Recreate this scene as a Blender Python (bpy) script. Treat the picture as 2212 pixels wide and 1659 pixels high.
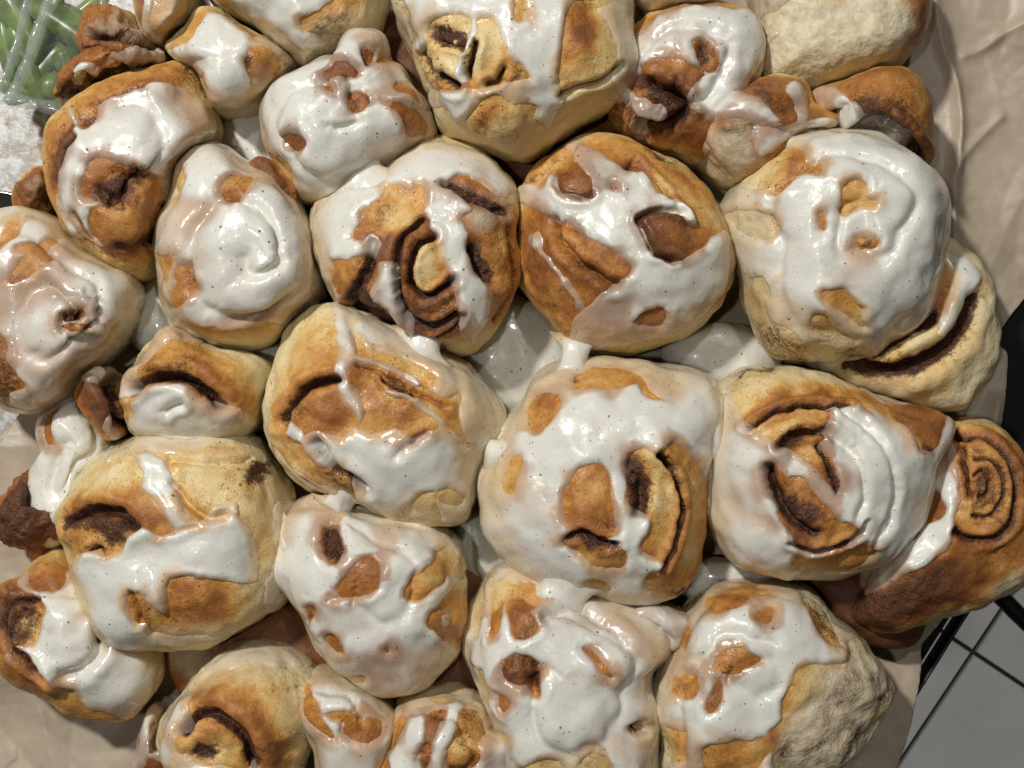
import bpy, math, random
import numpy as np

for o in list(bpy.data.objects):
    bpy.data.objects.remove(o, do_unlink=True)
sc = bpy.context.scene
col = sc.collection

# ------------------------------------------------------------------ camera, light, exposure
FRAME_W = 0.369          # metres across the frame at the height of the roll tops
CAM_D = 0.50             # lens to roll tops
REF_Z = 0.045
CAM_Z = REF_Z + CAM_D
cam_d = bpy.data.cameras.new("camera")
cam = bpy.data.objects.new("camera", cam_d)
col.objects.link(cam)
cam.location = (0, 0, CAM_Z)
cam.rotation_euler = (0, 0, 0)
cam_d.sensor_width = 36
cam_d.lens = 36 * CAM_D / FRAME_W
cam_d.clip_start = 0.01
cam_d.clip_end = 50
sc.camera = cam

world = bpy.data.worlds.new("World")
sc.world = world
world.use_nodes = True
bg = world.node_tree.nodes["Background"]
bg.inputs[0].default_value = (1.0, 0.93, 0.80, 1)
bg.inputs[1].default_value = 0.022

def area(name, loc, target, size, power, colr, size_y=None):
    l = bpy.data.lights.new(name, 'AREA')
    l.energy = power
    l.color = colr
    l.shape = 'RECTANGLE'
    l.size = size
    l.size_y = size_y or size
    o = bpy.data.objects.new(name, l)
    col.objects.link(o)
    o.location = loc
    import mathutils
    d = mathutils.Vector(target) - mathutils.Vector(loc)
    o.rotation_euler = d.to_track_quat('-Z', 'Y').to_euler()
    return o

area("ceiling_lamp", (-0.52, 0.60, 1.12), (0, 0, 0.03), 0.075, 22.0, (1.0, 0.975, 0.935))
area("ceiling_lamp", (0.20, 0.75, 1.42), (0, 0, 0.03), 0.045, 5.0, (1.0, 0.98, 0.95))
area("ceiling_lamp", (-0.35, -0.05, 1.42), (0, 0, 0.03), 0.045, 3.5, (1.0, 0.98, 0.95))
sp_l = bpy.data.lights.new("floor_fill_spot", 'SPOT')  # added fill spot, unseen, aimed to brighten the floor alone
sp_l.energy, sp_l.spot_size, sp_l.spot_blend, sp_l.shadow_soft_size, sp_l.color = 42, math.radians(36), 0.6, 0.05, (1.0, 0.98, 0.95)
sp_o = bpy.data.objects.new("floor_fill_spot", sp_l)
col.objects.link(sp_o)
sp_o.location = (0.95, -0.95, 1.45)
import mathutils
sp_o.rotation_euler = (mathutils.Vector((0.52, -0.36, -0.88)) - sp_o.location).to_track_quat('-Z', 'Y').to_euler()

sc.view_settings.view_transform = 'Standard'
sc.view_settings.look = 'None'
sc.view_settings.exposure = -0.70
sc.view_settings.gamma = 1.0
sc.cycles.max_bounces = 5
sc.cycles.diffuse_bounces = 2
sc.cycles.caustics_reflective = False
sc.cycles.caustics_refractive = False
sc.cycles.use_denoising = True

# ------------------------------------------------------------------ small maths helpers
S = FRAME_W / 2212.0 / CAM_D
TILES = {'a': (0, 0), 'b': (1, 0), 'c': (2, 0), 'd': (0, 1), 'e': (1, 1), 'f': (2, 1), 'g': (0, 2), 'h': (1, 2), 'i': (2, 2)}

def pts(tile, s):
    p = np.array([[float(v) for v in w.split(',')] for w in s.split()])
    if tile == 'D':
        return p
    i, j = TILES[tile]
    return p / 3.0 + np.array([i * 737.333, j * 553.0])

def rscale(tile):
    return 1.0 if tile == 'D' else 1 / 3.0

def plan(p, z):
    """photo point at height z -> metres on the table"""
    k = S * (CAM_Z - np.asarray(z, float))
    return np.stack([(p[..., 0] - 1106.0) * k, -(p[..., 1] - 829.5) * k], -1)

rng = np.random.RandomState(7)
_perm = rng.permutation(512)
_grad = rng.normal(size=(512, 3))
_grad /= np.linalg.norm(_grad, axis=1)[:, None]

def noise3(P):
    P = np.asarray(P, float)
    i = np.floor(P).astype(int)
    f = P - i
    u = f * f * f * (f * (f * 6 - 15) + 10)
    r = 0
    for dx in (0, 1):
        for dy in (0, 1):
            for dz in (0, 1):
                h = _perm[(_perm[(_perm[(i[..., 0] + dx) & 511] + i[..., 1] + dy) & 511] + i[..., 2] + dz) & 511]
                g = _grad[h]
                d = f - np.array([dx, dy, dz])
                w = ((u[..., 0] if dx else 1 - u[..., 0]) * (u[..., 1] if dy else 1 - u[..., 1]) * (u[..., 2] if dz else 1 - u[..., 2]))
                r = r + w * (g * d).sum(-1)
    return r * 1.6

def fbm(P, oct=3):
    r, a = 0, 1.0
    for k in range(oct):
        r = r + a * noise3(P * 2.0 ** k + 17.3 * k)
        a *= 0.5
    return r

def smooth(e0, e1, x):
    t = np.clip((x - e0) / (e1 - e0), 0, 1)
    return t * t * (3 - 2 * t)

def catmull(p, n, closed=True):
    p = np.asarray(p, float)
    if closed:
        q = np.vstack([p[-1], p, p[0], p[1]])
    else:
        q = np.vstack([2 * p[0] - p[1], p, 2 * p[-1] - p[-2]])
    m = len(p) if closed else len(p) - 1
    out = []
    for k in range(m):
        p0, p1, p2, p3 = q[k], q[k + 1], q[k + 2], q[k + 3]
        for t in np.arange(n) / n:
            out.append(0.5 * (2 * p1 + (p2 - p0) * t + (2 * p0 - 5 * p1 + 4 * p2 - p3) * t * t + (3 * p1 - p0 - 3 * p2 + p3) * t ** 3))
    if not closed:
        out.append(p[-1])
    return np.array(out)

def seg_dist(Q, A, B):
    best = np.full(len(Q), 1e9)
    for a, b in zip(A, B):
        ab = b - a
        t = np.clip(((Q - a) @ ab) / max(ab @ ab, 1e-14), 0, 1)
        d = Q - a - t[:, None] * ab
        best = np.minimum(best, (d * d).sum(1))
    return np.sqrt(best)

FAR = 0.02
def sd_poly(Q, P):
    """signed distance, positive inside"""
    out = np.full(len(Q), -FAR)
    lo, hi = P.min(0) - FAR, P.max(0) + FAR
    m = np.where(((Q > lo) & (Q < hi)).all(1))[0]
    if len(m) == 0:
        return out
    q = Q[m]
    A, B = P, np.roll(P, -1, 0)
    d = seg_dist(q, A, B)
    ins = np.zeros(len(q), bool)
    for a, b in zip(A, B):
        c = (a[1] > q[:, 1]) != (b[1] > q[:, 1])
        if a[1] != b[1]:
            x = (b[0] - a[0]) * (q[:, 1] - a[1]) / (b[1] - a[1]) + a[0]
            ins ^= c & (q[:, 0] < x)
    out[m] = np.clip(np.where(ins, d, -d), -FAR, FAR)
    return out

def sd_line(Q, P):
    out = np.full(len(Q), FAR)
    lo, hi = P.min(0) - FAR, P.max(0) + FAR
    m = np.where(((Q > lo) & (Q < hi)).all(1))[0]
    if len(m):
        out[m] = np.minimum(seg_dist(Q[m], P[:-1], P[1:]), FAR)
    return out

def smax(a, b, k):
    h = np.clip(k - np.abs(a - b), 0, None) / k
    return np.maximum(a, b) + h * h * k * 0.25

def smin(a, b, k):
    return -smax(-a, -b, k)

# ------------------------------------------------------------------ materials
def nodes_of(name):
    m = bpy.data.materials.new(name)
    m.use_nodes = True
    nt = m.node_tree
    return m, nt, nt.nodes["Principled BSDF"]

def N(nt, t, **kw):
    n = nt.nodes.new(t)
    for k, v in kw.items():
        setattr(n, k, v)
    return n

def tex_noise(nt, vec, scale, detail=4, rough=0.55, dist=0.0):
    n = N(nt, 'ShaderNodeTexNoise')
    n.inputs['Scale'].default_value = scale
    n.inputs['Detail'].default_value = detail
    n.inputs['Roughness'].default_value = rough
    n.inputs['Distortion'].default_value = dist
    nt.links.new(vec, n.inputs['Vector'])
    return n.outputs['Fac']

def mrange(nt, v, a, b, c=0.0, d=1.0, sm=True):
    n = N(nt, 'ShaderNodeMapRange')
    n.interpolation_type = 'SMOOTHSTEP' if sm else 'LINEAR'
    for k, x in zip(('From Min', 'From Max', 'To Min', 'To Max'), (a, b, c, d)):
        n.inputs[k].default_value = x
    nt.links.new(v, n.inputs['Value'])
    return n.outputs[0]

def mth(nt, op, a, b=None, clamp=False):
    n = N(nt, 'ShaderNodeMath', operation=op)
    n.use_clamp = clamp
    for k, x in enumerate((a, b)):
        if x is None:
            continue
        if isinstance(x, (int, float)):
            n.inputs[k].default_value = x
        else:
            nt.links.new(x, n.inputs[k])
    return n.outputs[0]

def mixc(nt, f, a, b, mode='MIX'):
    n = N(nt, 'ShaderNodeMix', data_type='RGBA', blend_type=mode)
    if isinstance(f, (int, float)):
        n.inputs[0].default_value = f
    else:
        nt.links.new(f, n.inputs[0])
    for k, x in ((6, a), (7, b)):
        if isinstance(x, tuple):
            n.inputs[k].default_value = (*x, 1) if len(x) == 3 else x
        else:
            nt.links.new(x, n.inputs[k])
    return n.outputs[2]

def attr(nt, name):
    n = N(nt, 'ShaderNodeAttribute', attribute_type='GEOMETRY', attribute_name=name)
    return n.outputs['Fac']

def bump(nt, h, dist, strength=1.0, prev=None):
    b = N(nt, 'ShaderNodeBump')
    b.inputs['Strength'].default_value = strength
    b.inputs['Distance'].default_value = dist
    nt.links.new(h, b.inputs['Height'])
    if prev is not None:
        nt.links.new(prev, b.inputs['Normal'])
    return b.outputs[0]

def objcoord(nt):
    return N(nt, 'ShaderNodeNewGeometry').outputs['Position']

def stretched(nt, vec, sx, sy, sz, rot=0.0):
    m = N(nt, 'ShaderNodeMapping')
    m.inputs['Scale'].default_value = (sx, sy, sz)
    m.inputs['Rotation'].default_value = (0, 0, rot)
    nt.links.new(vec, m.inputs['Vector'])
    return m.outputs[0]

def dough_colour(nt):
    co = objcoord(nt)
    br, ci, cr = attr(nt, 'brown'), attr(nt, 'cin'), attr(nt, 'crumb')
    n2 = tex_noise(nt, co, 300, 4, 0.65)
    sp = tex_noise(nt, co, 760, 2, 0.6, 1.2)
    b = mth(nt, 'ADD', br, mth(nt, 'MULTIPLY', mth(nt, 'SUBTRACT', n2, 0.5), 0.44))
    b = mth(nt, 'ADD', b, mth(nt, 'MULTIPLY', mth(nt, 'SUBTRACT', sp, 0.5), 0.30))
    ramp = N(nt, 'ShaderNodeValToRGB')
    e = ramp.color_ramp.elements
    e[0].position, e[0].color = 0.0, (0.80, 0.68, 0.41, 1)
    e[1].position, e[1].color = 1.0, (0.14, 0.054, 0.020, 1)
    for p, c in ((0.22, (0.76, 0.55, 0.235, 1)), (0.42, (0.62, 0.315, 0.078, 1)), (0.60, (0.42, 0.165, 0.040, 1)), (0.80, (0.235, 0.085, 0.027, 1))):
        k = e.new(p)
        k.color = c
    nt.links.new(b, ramp.inputs[0])
    c = ramp.outputs[0]
    cc = mixc(nt, mrange(nt, n2, 0.30, 0.66), (0.56, 0.47, 0.30), (0.78, 0.71, 0.53))
    c = mixc(nt, mth(nt, 'MULTIPLY', cr, 0.85), c, cc)
    # specks of cinnamon on the skin of the dough
    th = mth(nt, 'ADD', sp, mth(nt, 'MULTIPLY', attr(nt, 'speck'), 0.16))
    th = mth(nt, 'ADD', th, mth(nt, 'MULTIPLY', ci, 0.25))
    th = mth(nt, 'SUBTRACT', th, mth(nt, 'MULTIPLY', cr, 0.10))
    c = mixc(nt, mth(nt, 'MULTIPLY', mrange(nt, th, 0.725, 0.80), 0.85), c, (0.13, 0.045, 0.015))
    # cinnamon sugar in the swirl
    cin = mth(nt, 'ADD', ci, mth(nt, 'MULTIPLY', mth(nt, 'SUBTRACT', n2, 0.5), 1.1))
    cin = mth(nt, 'ADD', cin, mth(nt, 'MULTIPLY', mth(nt, 'SUBTRACT', sp, 0.5), 0.5))
    dark = mixc(nt, mrange(nt, sp, 0.35, 0.65), (0.030, 0.011, 0.007), (0.14, 0.055, 0.024))
    c = mixc(nt, mrange(nt, cin, 0.18, 0.78), c, dark)
    return c, co, n2, sp

def make_dough():
    m, nt, b = nodes_of("dough")
    c, co, n2, sp = dough_colour(nt)
    nt.links.new(c, b.inputs['Base Color'])
    gl = attr(nt, 'glaze')
    nt.links.new(mrange(nt, gl, 0, 1, 0.55, 0.18), b.inputs['Roughness'])
    b.inputs['Specular IOR Level'].default_value = 0.45
    cr = attr(nt, 'crumb')
    rough = mth(nt, 'ADD', 0.28, mth(nt, 'ADD', mth(nt, 'MULTIPLY', cr, 0.0), mth(nt, 'MULTIPLY', attr(nt, 'cin'), 0.7)))
    fib = tex_noise(nt, stretched(nt, co, 1.0, 0.22, 0.5, 0.5), 420, 3, 0.6, 0.5)
    h = mth(nt, 'MULTIPLY', mth(nt, 'ADD', n2, mth(nt, 'MULTIPLY', sp, 0.6)), rough)
    h = mth(nt, 'ADD', h, mth(nt, 'MULTIPLY', mth(nt, 'MULTIPLY', fib, cr), 0.16))
    nt.links.new(bump(nt, h, 0.0021, 0.75), b.inputs['Normal'])
    return m

def make_icing():
    m, nt, b = nodes_of("icing")
    c, co, n2, sp = dough_colour(nt)
    t = mth(nt, 'ADD', attr(nt, 'thick'), mth(nt, 'MULTIPLY', mth(nt, 'SUBTRACT', n2, 0.5), 0.35))
    soft = mrange(nt, sp, 0.3, 0.7)
    white = mixc(nt, soft, (0.755, 0.742, 0.66), (0.785, 0.775, 0.705))
    glazed = mixc(nt, 0.45, c, (0.66, 0.57, 0.47))
    c = mixc(nt, mrange(nt, t, 0.0, 1.25), glazed, white)
    # vanilla seeds
    for sc_, lo_, r_, a_ in ((300, 0.70, 0.15, 0.80), (560, 0.50, 0.18, 0.75)):
        v = N(nt, 'ShaderNodeTexVoronoi', feature='F1')
        v.inputs['Scale'].default_value = sc_
        nt.links.new(co, v.inputs['Vector'])
        pick = N(nt, 'ShaderNodeSeparateColor')
        nt.links.new(v.outputs['Color'], pick.inputs[0])
        rad = mrange(nt, pick.outputs[0], lo_, 1.0, 0.0, r_, False)
        c = mixc(nt, mth(nt, 'MULTIPLY', mth(nt, 'LESS_THAN', v.outputs['Distance'], rad), a_), c, (0.045, 0.036, 0.028))
    nt.links.new(c, b.inputs['Base Color'])
    nt.links.new(mrange(nt, n2, 0.3, 0.7, 0.20, 0.36), b.inputs['Roughness'])
    b.inputs['Coat Weight'].default_value = 0.45
    b.inputs['Coat Roughness'].default_value = 0.05
    b.inputs['Specular IOR Level'].default_value = 0.5
    b.subsurface_method = 'BURLEY'
    b.inputs['Subsurface Weight'].default_value = 0.5
    b.inputs['Subsurface Radius'].default_value = (1.0, 0.8, 0.55)
    b.inputs['Subsurface Scale'].default_value = 0.0020
    big = tex_noise(nt, co, 130, 2, 0.5)
    h = mth(nt, 'ADD', mth(nt, 'ADD', big, mth(nt, 'MULTIPLY', n2, 0.35)), mth(nt, 'MULTIPLY', sp, 0.10))
    nt.links.new(bump(nt, h, 0.0016, 0.30), b.inputs['Normal'])
    return m

M_DOUGH = make_dough()
M_ICE = make_icing()

# ------------------------------------------------------------------ a roll, built from its outline, crown, swirl and icing
class Dome:
    def __init__(self, d):
        self.d = d
        self.ze, self.H, self.n = d['ze'] * 0.80, d['H'] * 1.42, d.get('n', 2.5)
        o = catmull(plan(d['outline'], self.ze), 8)
        self.apex = plan(d['apex'], self.ze + self.H * 0.8)
        v = o - self.apex
        a = np.unwrap(np.arctan2(v[:, 1], v[:, 0]))
        if a[-1] < a[0]:
            a, v = a[::-1], v[::-1]
        a = np.maximum.accumulate(a)
        r = np.hypot(v[:, 0], v[:, 1])
        base = a[0]
        g = np.linspace(0, 2 * np.pi, 361)
        aa = np.concatenate([a - 2 * np.pi, a, a + 2 * np.pi]) + np.arange(3 * len(a)) * 1e-9
        self.tabr = np.interp(g, aa, np.tile(r, 3))
        self.g = g
        self.tabr = self.tabr * d.get('grow', 0.995)
        for _ in range(60 if d.get('noDough') else 5):
            t_ = self.tabr[:-1]
            t_ = (np.roll(t_, 2) + np.roll(t_, -2) + t_ * 2 + np.roll(t_, 1) * 2 + np.roll(t_, -1) * 2) / 8
            self.tabr = np.append(t_, t_[0])
        self.R = self.tabr.mean()
        self.lo, self.hi = o.min(0) - 0.004, o.max(0) + 0.004
        self.tilt = d.get('tilt', (0, 0))

    def orad(self, th):
        return np.interp(np.mod(th, 2 * np.pi), self.g, self.tabr)

    def height(self, P):
        v = P - self.apex
        rho = np.hypot(v[..., 0], v[..., 1]) / self.orad(np.arctan2(v[..., 1], v[..., 0]))
        z = self.ze + self.H * np.clip(1 - np.clip(rho, 0, 1) ** self.n, 0, 1) ** (1 / self.n)
        z = z + (v[..., 0] * self.tilt[0] + v[..., 1] * self.tilt[1]) * np.clip(1 - rho ** 2, 0, 1)
        return np.where(rho < 1, z, -1.0)

    def skirt(self, P):
        """height carried on past the outline as a steep fall"""
        v = P - self.apex
        O = self.orad(np.arctan2(v[..., 1], v[..., 0]))
        rho = np.hypot(v[..., 0], v[..., 1]) / O
        h = self.height(P)
        return np.where(rho < 1, h, self.ze - 2.2 * (rho - 1) * O)

    def lift(self, p):
        """photo points -> plan metres on this crown"""
        z = np.full(len(p), self.ze + self.H * 0.7)
        for _ in range(6):
            q = plan(p, z)
            h = self.height(q)
            z = 0.5 * z + 0.5 * np.where(h > 0, h, self.ze)
        return plan(p, z)

DOMES = []
# pairs of rolls whose icing runs together across the gap
WEBS = {(1, 2), (2, 3), (2, 10), (8, 9), (5, 9), (9, 16), (13, 15), (10, 15), (16, 17), (15, 20), (12, 13), (9, 10), (2, 5), (24, 25), (6, 25), (18, 19)}

def conc_grid(n):
    a = np.linspace(-1, 1, n)
    X, Y = np.meshgrid(a, a)
    ax, ay = np.abs(X), np.abs(Y)
    r = np.maximum(ax, ay)
    e = np.hypot(X, Y)
    k = np.where(e > 0, r / np.where(e > 0, e, 1), 0)
    # blend of radial map, gives round rings
    return X * k, Y * k

def quads(n, keep=None):
    i = np.arange(n * n).reshape(n, n)
    f = np.stack([i[:-1, :-1], i[:-1, 1:], i[1:, 1:], i[1:, :-1]], -1).reshape(-1, 4)
    return f if keep is None else f[keep[f].any(1)]

def mesh_from(name, V, F, mat, attrs=None, smooth_shade=True):
    F = np.asarray(F)
    used = np.unique(F)
    remap = np.full(len(V), -1)
    remap[used] = np.arange(len(used))
    V = np.asarray(V)[used]
    F = remap[F]
    me = bpy.data.meshes.new(name)
    me.vertices.add(len(V))
    me.vertices.foreach_set('co', V.astype(np.float32).ravel())
    k = F.shape[1]
    me.loops.add(F.size)
    me.loops.foreach_set('vertex_index', F.ravel().astype(np.int32))
    me.polygons.add(len(F))
    me.polygons.foreach_set('loop_start', (np.arange(len(F)) * k).astype(np.int32))
    me.polygons.foreach_set('loop_total', np.full(len(F), k, np.int32))
    me.polygons.foreach_set('use_smooth', np.full(len(F), smooth_shade))
    me.update(calc_edges=True)
    me.validate()
    for an, av in (attrs or {}).items():
        a = me.attributes.new(an, 'FLOAT', 'POINT')
        a.data.foreach_set('value', np.asarray(av)[used].astype(np.float32))
    me.materials.append(mat)
    return me

def link(name, me, parent=None):
    o = bpy.data.objects.new(name, me)
    col.objects.link(o)
    if parent is not None:
        o.parent = parent
    return o

def tag(o, label, cat, group=None, kind=None):
    if label:
        o['label'] = label
    if cat:
        o['category'] = cat
    if group:
        o['group'] = group
    if kind:
        o['kind'] = kind
    return o

def grid_normals(P, n):
    G = P.reshape(n, n, 3)
    du = np.gradient(G, axis=1)
    dv = np.gradient(G, axis=0)
    c = np.cross(du, dv)
    c /= np.linalg.norm(c, axis=2)[..., None] + 1e-12
    return c.reshape(-1, 3)

def blur(a, n, it):
    g = a.reshape(n, n).copy()
    for _ in range(it):
        p = np.pad(g, 1, mode='edge')
        g = (p[:-2, 1:-1] + p[2:, 1:-1] + p[1:-1, :-2] + p[1:-1, 2:] + 2 * g) / 6
    return g.ravel()

def build_roll(D):
    d = D.d
    n = d.get('N', 170)
    seed = d['seed'] * 3.71
    X, Y = conc_grid(n)
    s = np.hypot(X, Y).ravel()
    th = np.arctan2(Y, X).ravel()
    SE = 0.84
    u = np.clip(s / SE, 0, 1)
    phi = u * np.pi / 2
    # even spacing along the crown: mix angle and radius
    rho = np.clip(np.sin(phi) * 0.55 + u * 0.45, 0, 1)
    low = np.clip((s - SE) / (1 - SE), 0, 1)
    O = D.orad(th)
    zt = D.H * np.clip(1 - rho ** D.n, 0, 1) ** (1 / D.n)
    depth = D.ze - d.get('zb', 0.004)
    prof = np.where(low > 0, 1 - 0.16 * low ** 1.5, rho)
    z = np.where(low > 0, D.ze - low * depth, D.ze + zt)
    dx, dy = np.cos(th) * O * prof, np.sin(th) * O * prof
    z = z + (dx * D.tilt[0] + dy * D.tilt[1]) * np.clip(1 - rho ** 2, 0, 1)
    P = np.stack([D.apex[0] + dx, D.apex[1] + dy, z], 1)
    Nn = grid_normals(P, n)
    Q = P[:, :2].copy()
    up = (low <= 0)
    # ---- relief
    lump = fbm(P * 42 + seed, 3) * d.get('lump', 0.0019) + noise3(P * 150 + seed) * 0.0005
    W = Q + 0.0008 * np.stack([fbm(P * 150 + seed, 3), fbm(P * 150 + seed + 50, 3)], 1)
    W2 = Q + 0.0022 * np.stack([fbm(P * 130 + seed + 5, 4), fbm(P * 130 + seed + 55, 4)], 1)
    rel = np.zeros(len(P))
    cin = np.zeros(len(P))
    brown = np.full(len(P), float(d.get('brown0', 0.30)))
    brown += d.get('browntop', 0.22) * smooth(0.95, 0.45, rho) - 0.30 * smooth(0.75, 1.0, rho) - 0.12 * low
    brown += 0.15 * fbm(P * 60 + seed + 9, 3)
    speck = np.clip(0.35 + 0.9 * fbm(P * 60 + seed + 19, 3), -0.6, 0.8)
    crumb = np.full(len(P), float(d.get('crumb0', 0.0)))
    crumb = np.maximum(crumb, 0.5 * low)
    if d.get('turns', 0):
        hand, ph = d.get('hand', 1), d.get('phase', 0.0)
        wob = 0.10 * fbm(np.stack([np.cos(th) * 1.5, np.sin(th) * 1.5, rho * 3], 1) + seed, 2)
        f = rho * d['turns'] - hand * th / (2 * np.pi) + ph + wob
        fr = f - np.floor(f)
        gdist = np.minimum(fr, 1 - fr) * D.R / d['turns']
        fade = smooth(0.93, 0.70, rho) * smooth(0.03, 0.14, rho)
        a = d.get('amp', 0.0022)
        rel += -a * np.exp(-(gdist / 0.0016) ** 2) * fade
        rel += 0.55 * a * (np.sin(np.pi * fr) - 0.6) * fade
        cin = np.maximum(cin, d.get('cinsp', 0.8) * np.exp(-(gdist / 0.0017) ** 2) * fade)
    for (tl, st, w, dep, *c) in d.get('grv', []):
        L = catmull(D.lift(pts(tl, st)), 4, False)
        q = sd_line(W, L)
        wm = w * 1.2 * rscale(tl) * S * CAM_D
        m = up * 1.0
        rel += -dep * 0.0016 * np.exp(-(q / (wm * 0.55)) ** 2) * m
        rel += dep * 0.00045 * np.exp(-((q - wm * 1.7) / (wm * 1.0)) ** 2) * m
        cs = c[0] if c else 0.9
        cin = np.maximum(cin, cs * 1.3 * np.exp(-(q / (wm * 0.78)) ** 4) * m)
        brown += 0.25 * np.exp(-(q / (wm * 2.2)) ** 2) * m * (cs > 0)
    for (tl, x, y, r, h) in d.get('bmp', []):
        c = D.lift(pts(tl, '%f,%f' % (x, y)))[0]
        rm = r * rscale(tl) * S * CAM_D
        q = np.hypot(*(W - c).T) / rm
        rel += h * 0.001 * np.exp(-q ** 2.5) * up
    def mask(tl, st, soft=0.0012):
        return smooth(-soft, soft, sd_poly(W2, catmull(D.lift(pts(tl, st)), 2))) * up
    for (tl, st, v) in d.get('brn', []):
        m = mask(tl, st, 0.0045)
        brown = brown * (1 - m) + (v + 0.05 + 0.20 * fbm(P * 75 + seed, 3)) * m
        if v > 0.5:
            crumb = crumb * (1 - m)
    for (tl, st, v, *dp) in d.get('cin', []):
        m = mask(tl, st, 0.0028)
        cin = np.maximum(cin, v * m)
        rel -= (dp[0] * 1.8 if dp else max(0.0, v - 0.4) * 1.6) * 0.001 * m
    for (tl, st, v, *dp) in d.get('crm', []):
        m = mask(tl, st, 0.0035)
        crumb = np.maximum(crumb, v * m)
        if dp:
            rel -= dp[0] * 0.001 * m
    rel += crumb * (0.0003 * fbm(P * 280 + seed, 4)) + cin * 0.0005 * fbm(P * 420 + seed, 2)
    if d.get('rugged'):
        rel += d['rugged'] * fbm(P * 190 + seed + 3, 4)
    disp = lump + rel
    PD = P + Nn * disp[:, None]
    # ---- icing distance field
    ops = d.get('ice', [])
    di = np.full(len(P), FAR if 'full' in ops else -FAR)
    for op in ops:
        if op == 'full':
            continue
        k, tl, st = op[:3]
        L = D.lift(pts(tl, st))
        if k[0] == 's':
            r = op[3] * rscale(tl) * S * CAM_D
            sd = r - sd_line(W, catmull(L, 4, False) if len(L) > 2 else L)
        else:
            sd = sd_poly(W, catmull(L, 2))
        di = smax(di, sd, 0.0016) if '+' in k else smin(di, -sd, 0.0012)
    lim = (0.10 + 0.30 * smooth(-0.3, 0.5, noise3(np.stack([np.cos(th) * 2.2, np.sin(th) * 2.2, 0 * th + seed], 1))) - low) * depth
    di = np.minimum(di, np.where(low > 0, lim, FAR))
    di = np.where((low > 0) & (di > 0), np.minimum(di, 0.004), di)
    T = d.get('T', 1.0) * 0.0017 * (0.9 + 0.35 * fbm(P * 50 + seed + 31, 2))
    thin = np.ones(len(P))
    for (tl, st, v) in d.get('thin', []):
        m = smooth(-0.003, 0.003, sd_poly(W, catmull(D.lift(pts(tl, st)), 2)))
        thin *= 1 - m * (1 - v)
    thin *= np.clip(d.get('thin0', 1.06) + 0.60 * fbm(P * 48 + seed + 71, 2), 0.12, 1)
    thin *= 1 - 0.72 * smooth(0.66, 0.98, rho + 0.10 * fbm(P * 55 + seed + 81, 2))            # runs off the flanks
    T = T * (0.35 + 0.65 * thin)
    w = 0.0026 + 0.0055 * smooth(-0.35, 0.45, fbm(P * 75 + seed + 41, 2))
    q = np.clip(di / w, 0, 1)
    t = np.where(di > 0, T * np.sqrt(np.clip(1 - (1 - q) ** 2, 0, 1)), di * 1.2)
    # a fuller bead along the lower lip
    t = t + np.where(di > 0, 0.00035 * np.exp(-((di - 0.0022) / 0.0013) ** 2), 0) * thin
    w2 = 0.0010 + 0.0075 * smooth(-0.45, 0.55, fbm(P * 85 + seed + 61, 2))
    op_ = smooth(0, 1, np.clip(di / w2, 0, 1)) * np.clip(thin, 0.05, 1) * 1.45
    sm = blur(disp, n, 14)
    bl = smooth(0.0, 0.0030, di) * 0.62
    base = disp * (1 - bl) + sm * bl
    PI = P + Nn * (base + t)[:, None]
    # icing pulls up into a web where crowns touch
    if len(ops) and n > 110:
        k = 0.009
        for E in DOMES:
            if (min(D.d['seed'], E.d['seed']) - 1, max(D.d['seed'], E.d['seed']) - 1) not in WEBS or (E.lo > D.hi).any() or (E.hi < D.lo).any():
                continue
            h = E.skirt(PI[:, :2])
            ok = (di > 0) & (P[:, 2] > 0.02)
            if not ok.any():
                continue
            a = PI[:, 2]
            hh = np.clip(k - np.abs(a - h), 0, None) / k
            dz = hh * hh * k * 0.25 * smooth(0, 0.002, di)
            PI[:, 2] += np.where(ok, dz, 0)
    glaze = smooth(-0.006, 0.0, di) * smooth(-0.35, 0.25, fbm(P * 90 + seed, 2))
    base_o = bpy.data.objects.new(d['name'], None)
    base_o.empty_display_size = 0.02
    col.objects.link(base_o)
    org = np.array([D.apex[0], D.apex[1], d.get('zb', 0.004)])
    base_o.location = org
    tag(base_o, d['label'], d.get('cat', 'cinnamon roll'), d.get('group', 'iced cinnamon rolls heaped on the tray'))
    at = {'brown': brown, 'cin': np.clip(cin, 0, 1.4), 'crumb': np.clip(crumb, 0, 1), 'glaze': glaze, 'speck': speck, 'thick': op_}
    off = np.array([seed % 7, seed % 3, 0]) * 0
    if not d.get('noDough'):
        fq = quads(n)
        fill = (at['cin'][fq].mean(1) > 0.72) & (di[fq].max(1) < 0.0012)     # filling laid bare in the swirl
        ad = {k: at[k] for k in ('brown', 'cin', 'crumb', 'glaze', 'speck')}
        G = np.zeros((n - 1, n - 1), int)
        fg = fill.reshape(n - 1, n - 1)
        G[fg] = np.arange(1, fg.sum() + 1)
        for _ in range(400):                                   # one piece of filling per connected patch
            p = np.pad(G, 1)
            g2 = np.where(fg, np.maximum.reduce([p[1:-1, 1:-1], p[:-2, 1:-1], p[2:, 1:-1], p[1:-1, :-2], p[1:-1, 2:],
                                                 p[:-2, :-2], p[2:, 2:], p[:-2, 2:], p[2:, :-2]]), 0)
            if (g2 == G).all():
                break
            G = g2
        ids, cnts = np.unique(G[G > 0], return_counts=True)
        big = [k for k, c in zip(ids, cnts) if c > 60]
        gl_ = G.ravel()
        link('dough', mesh_from('dough', PD - org, fq[~np.isin(gl_, big)], M_DOUGH, ad), base_o)
        for k in big:
            link('cinnamon_filling', mesh_from('cinnamon_filling', PD - org, fq[gl_ == k], M_DOUGH, ad), base_o)
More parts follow.
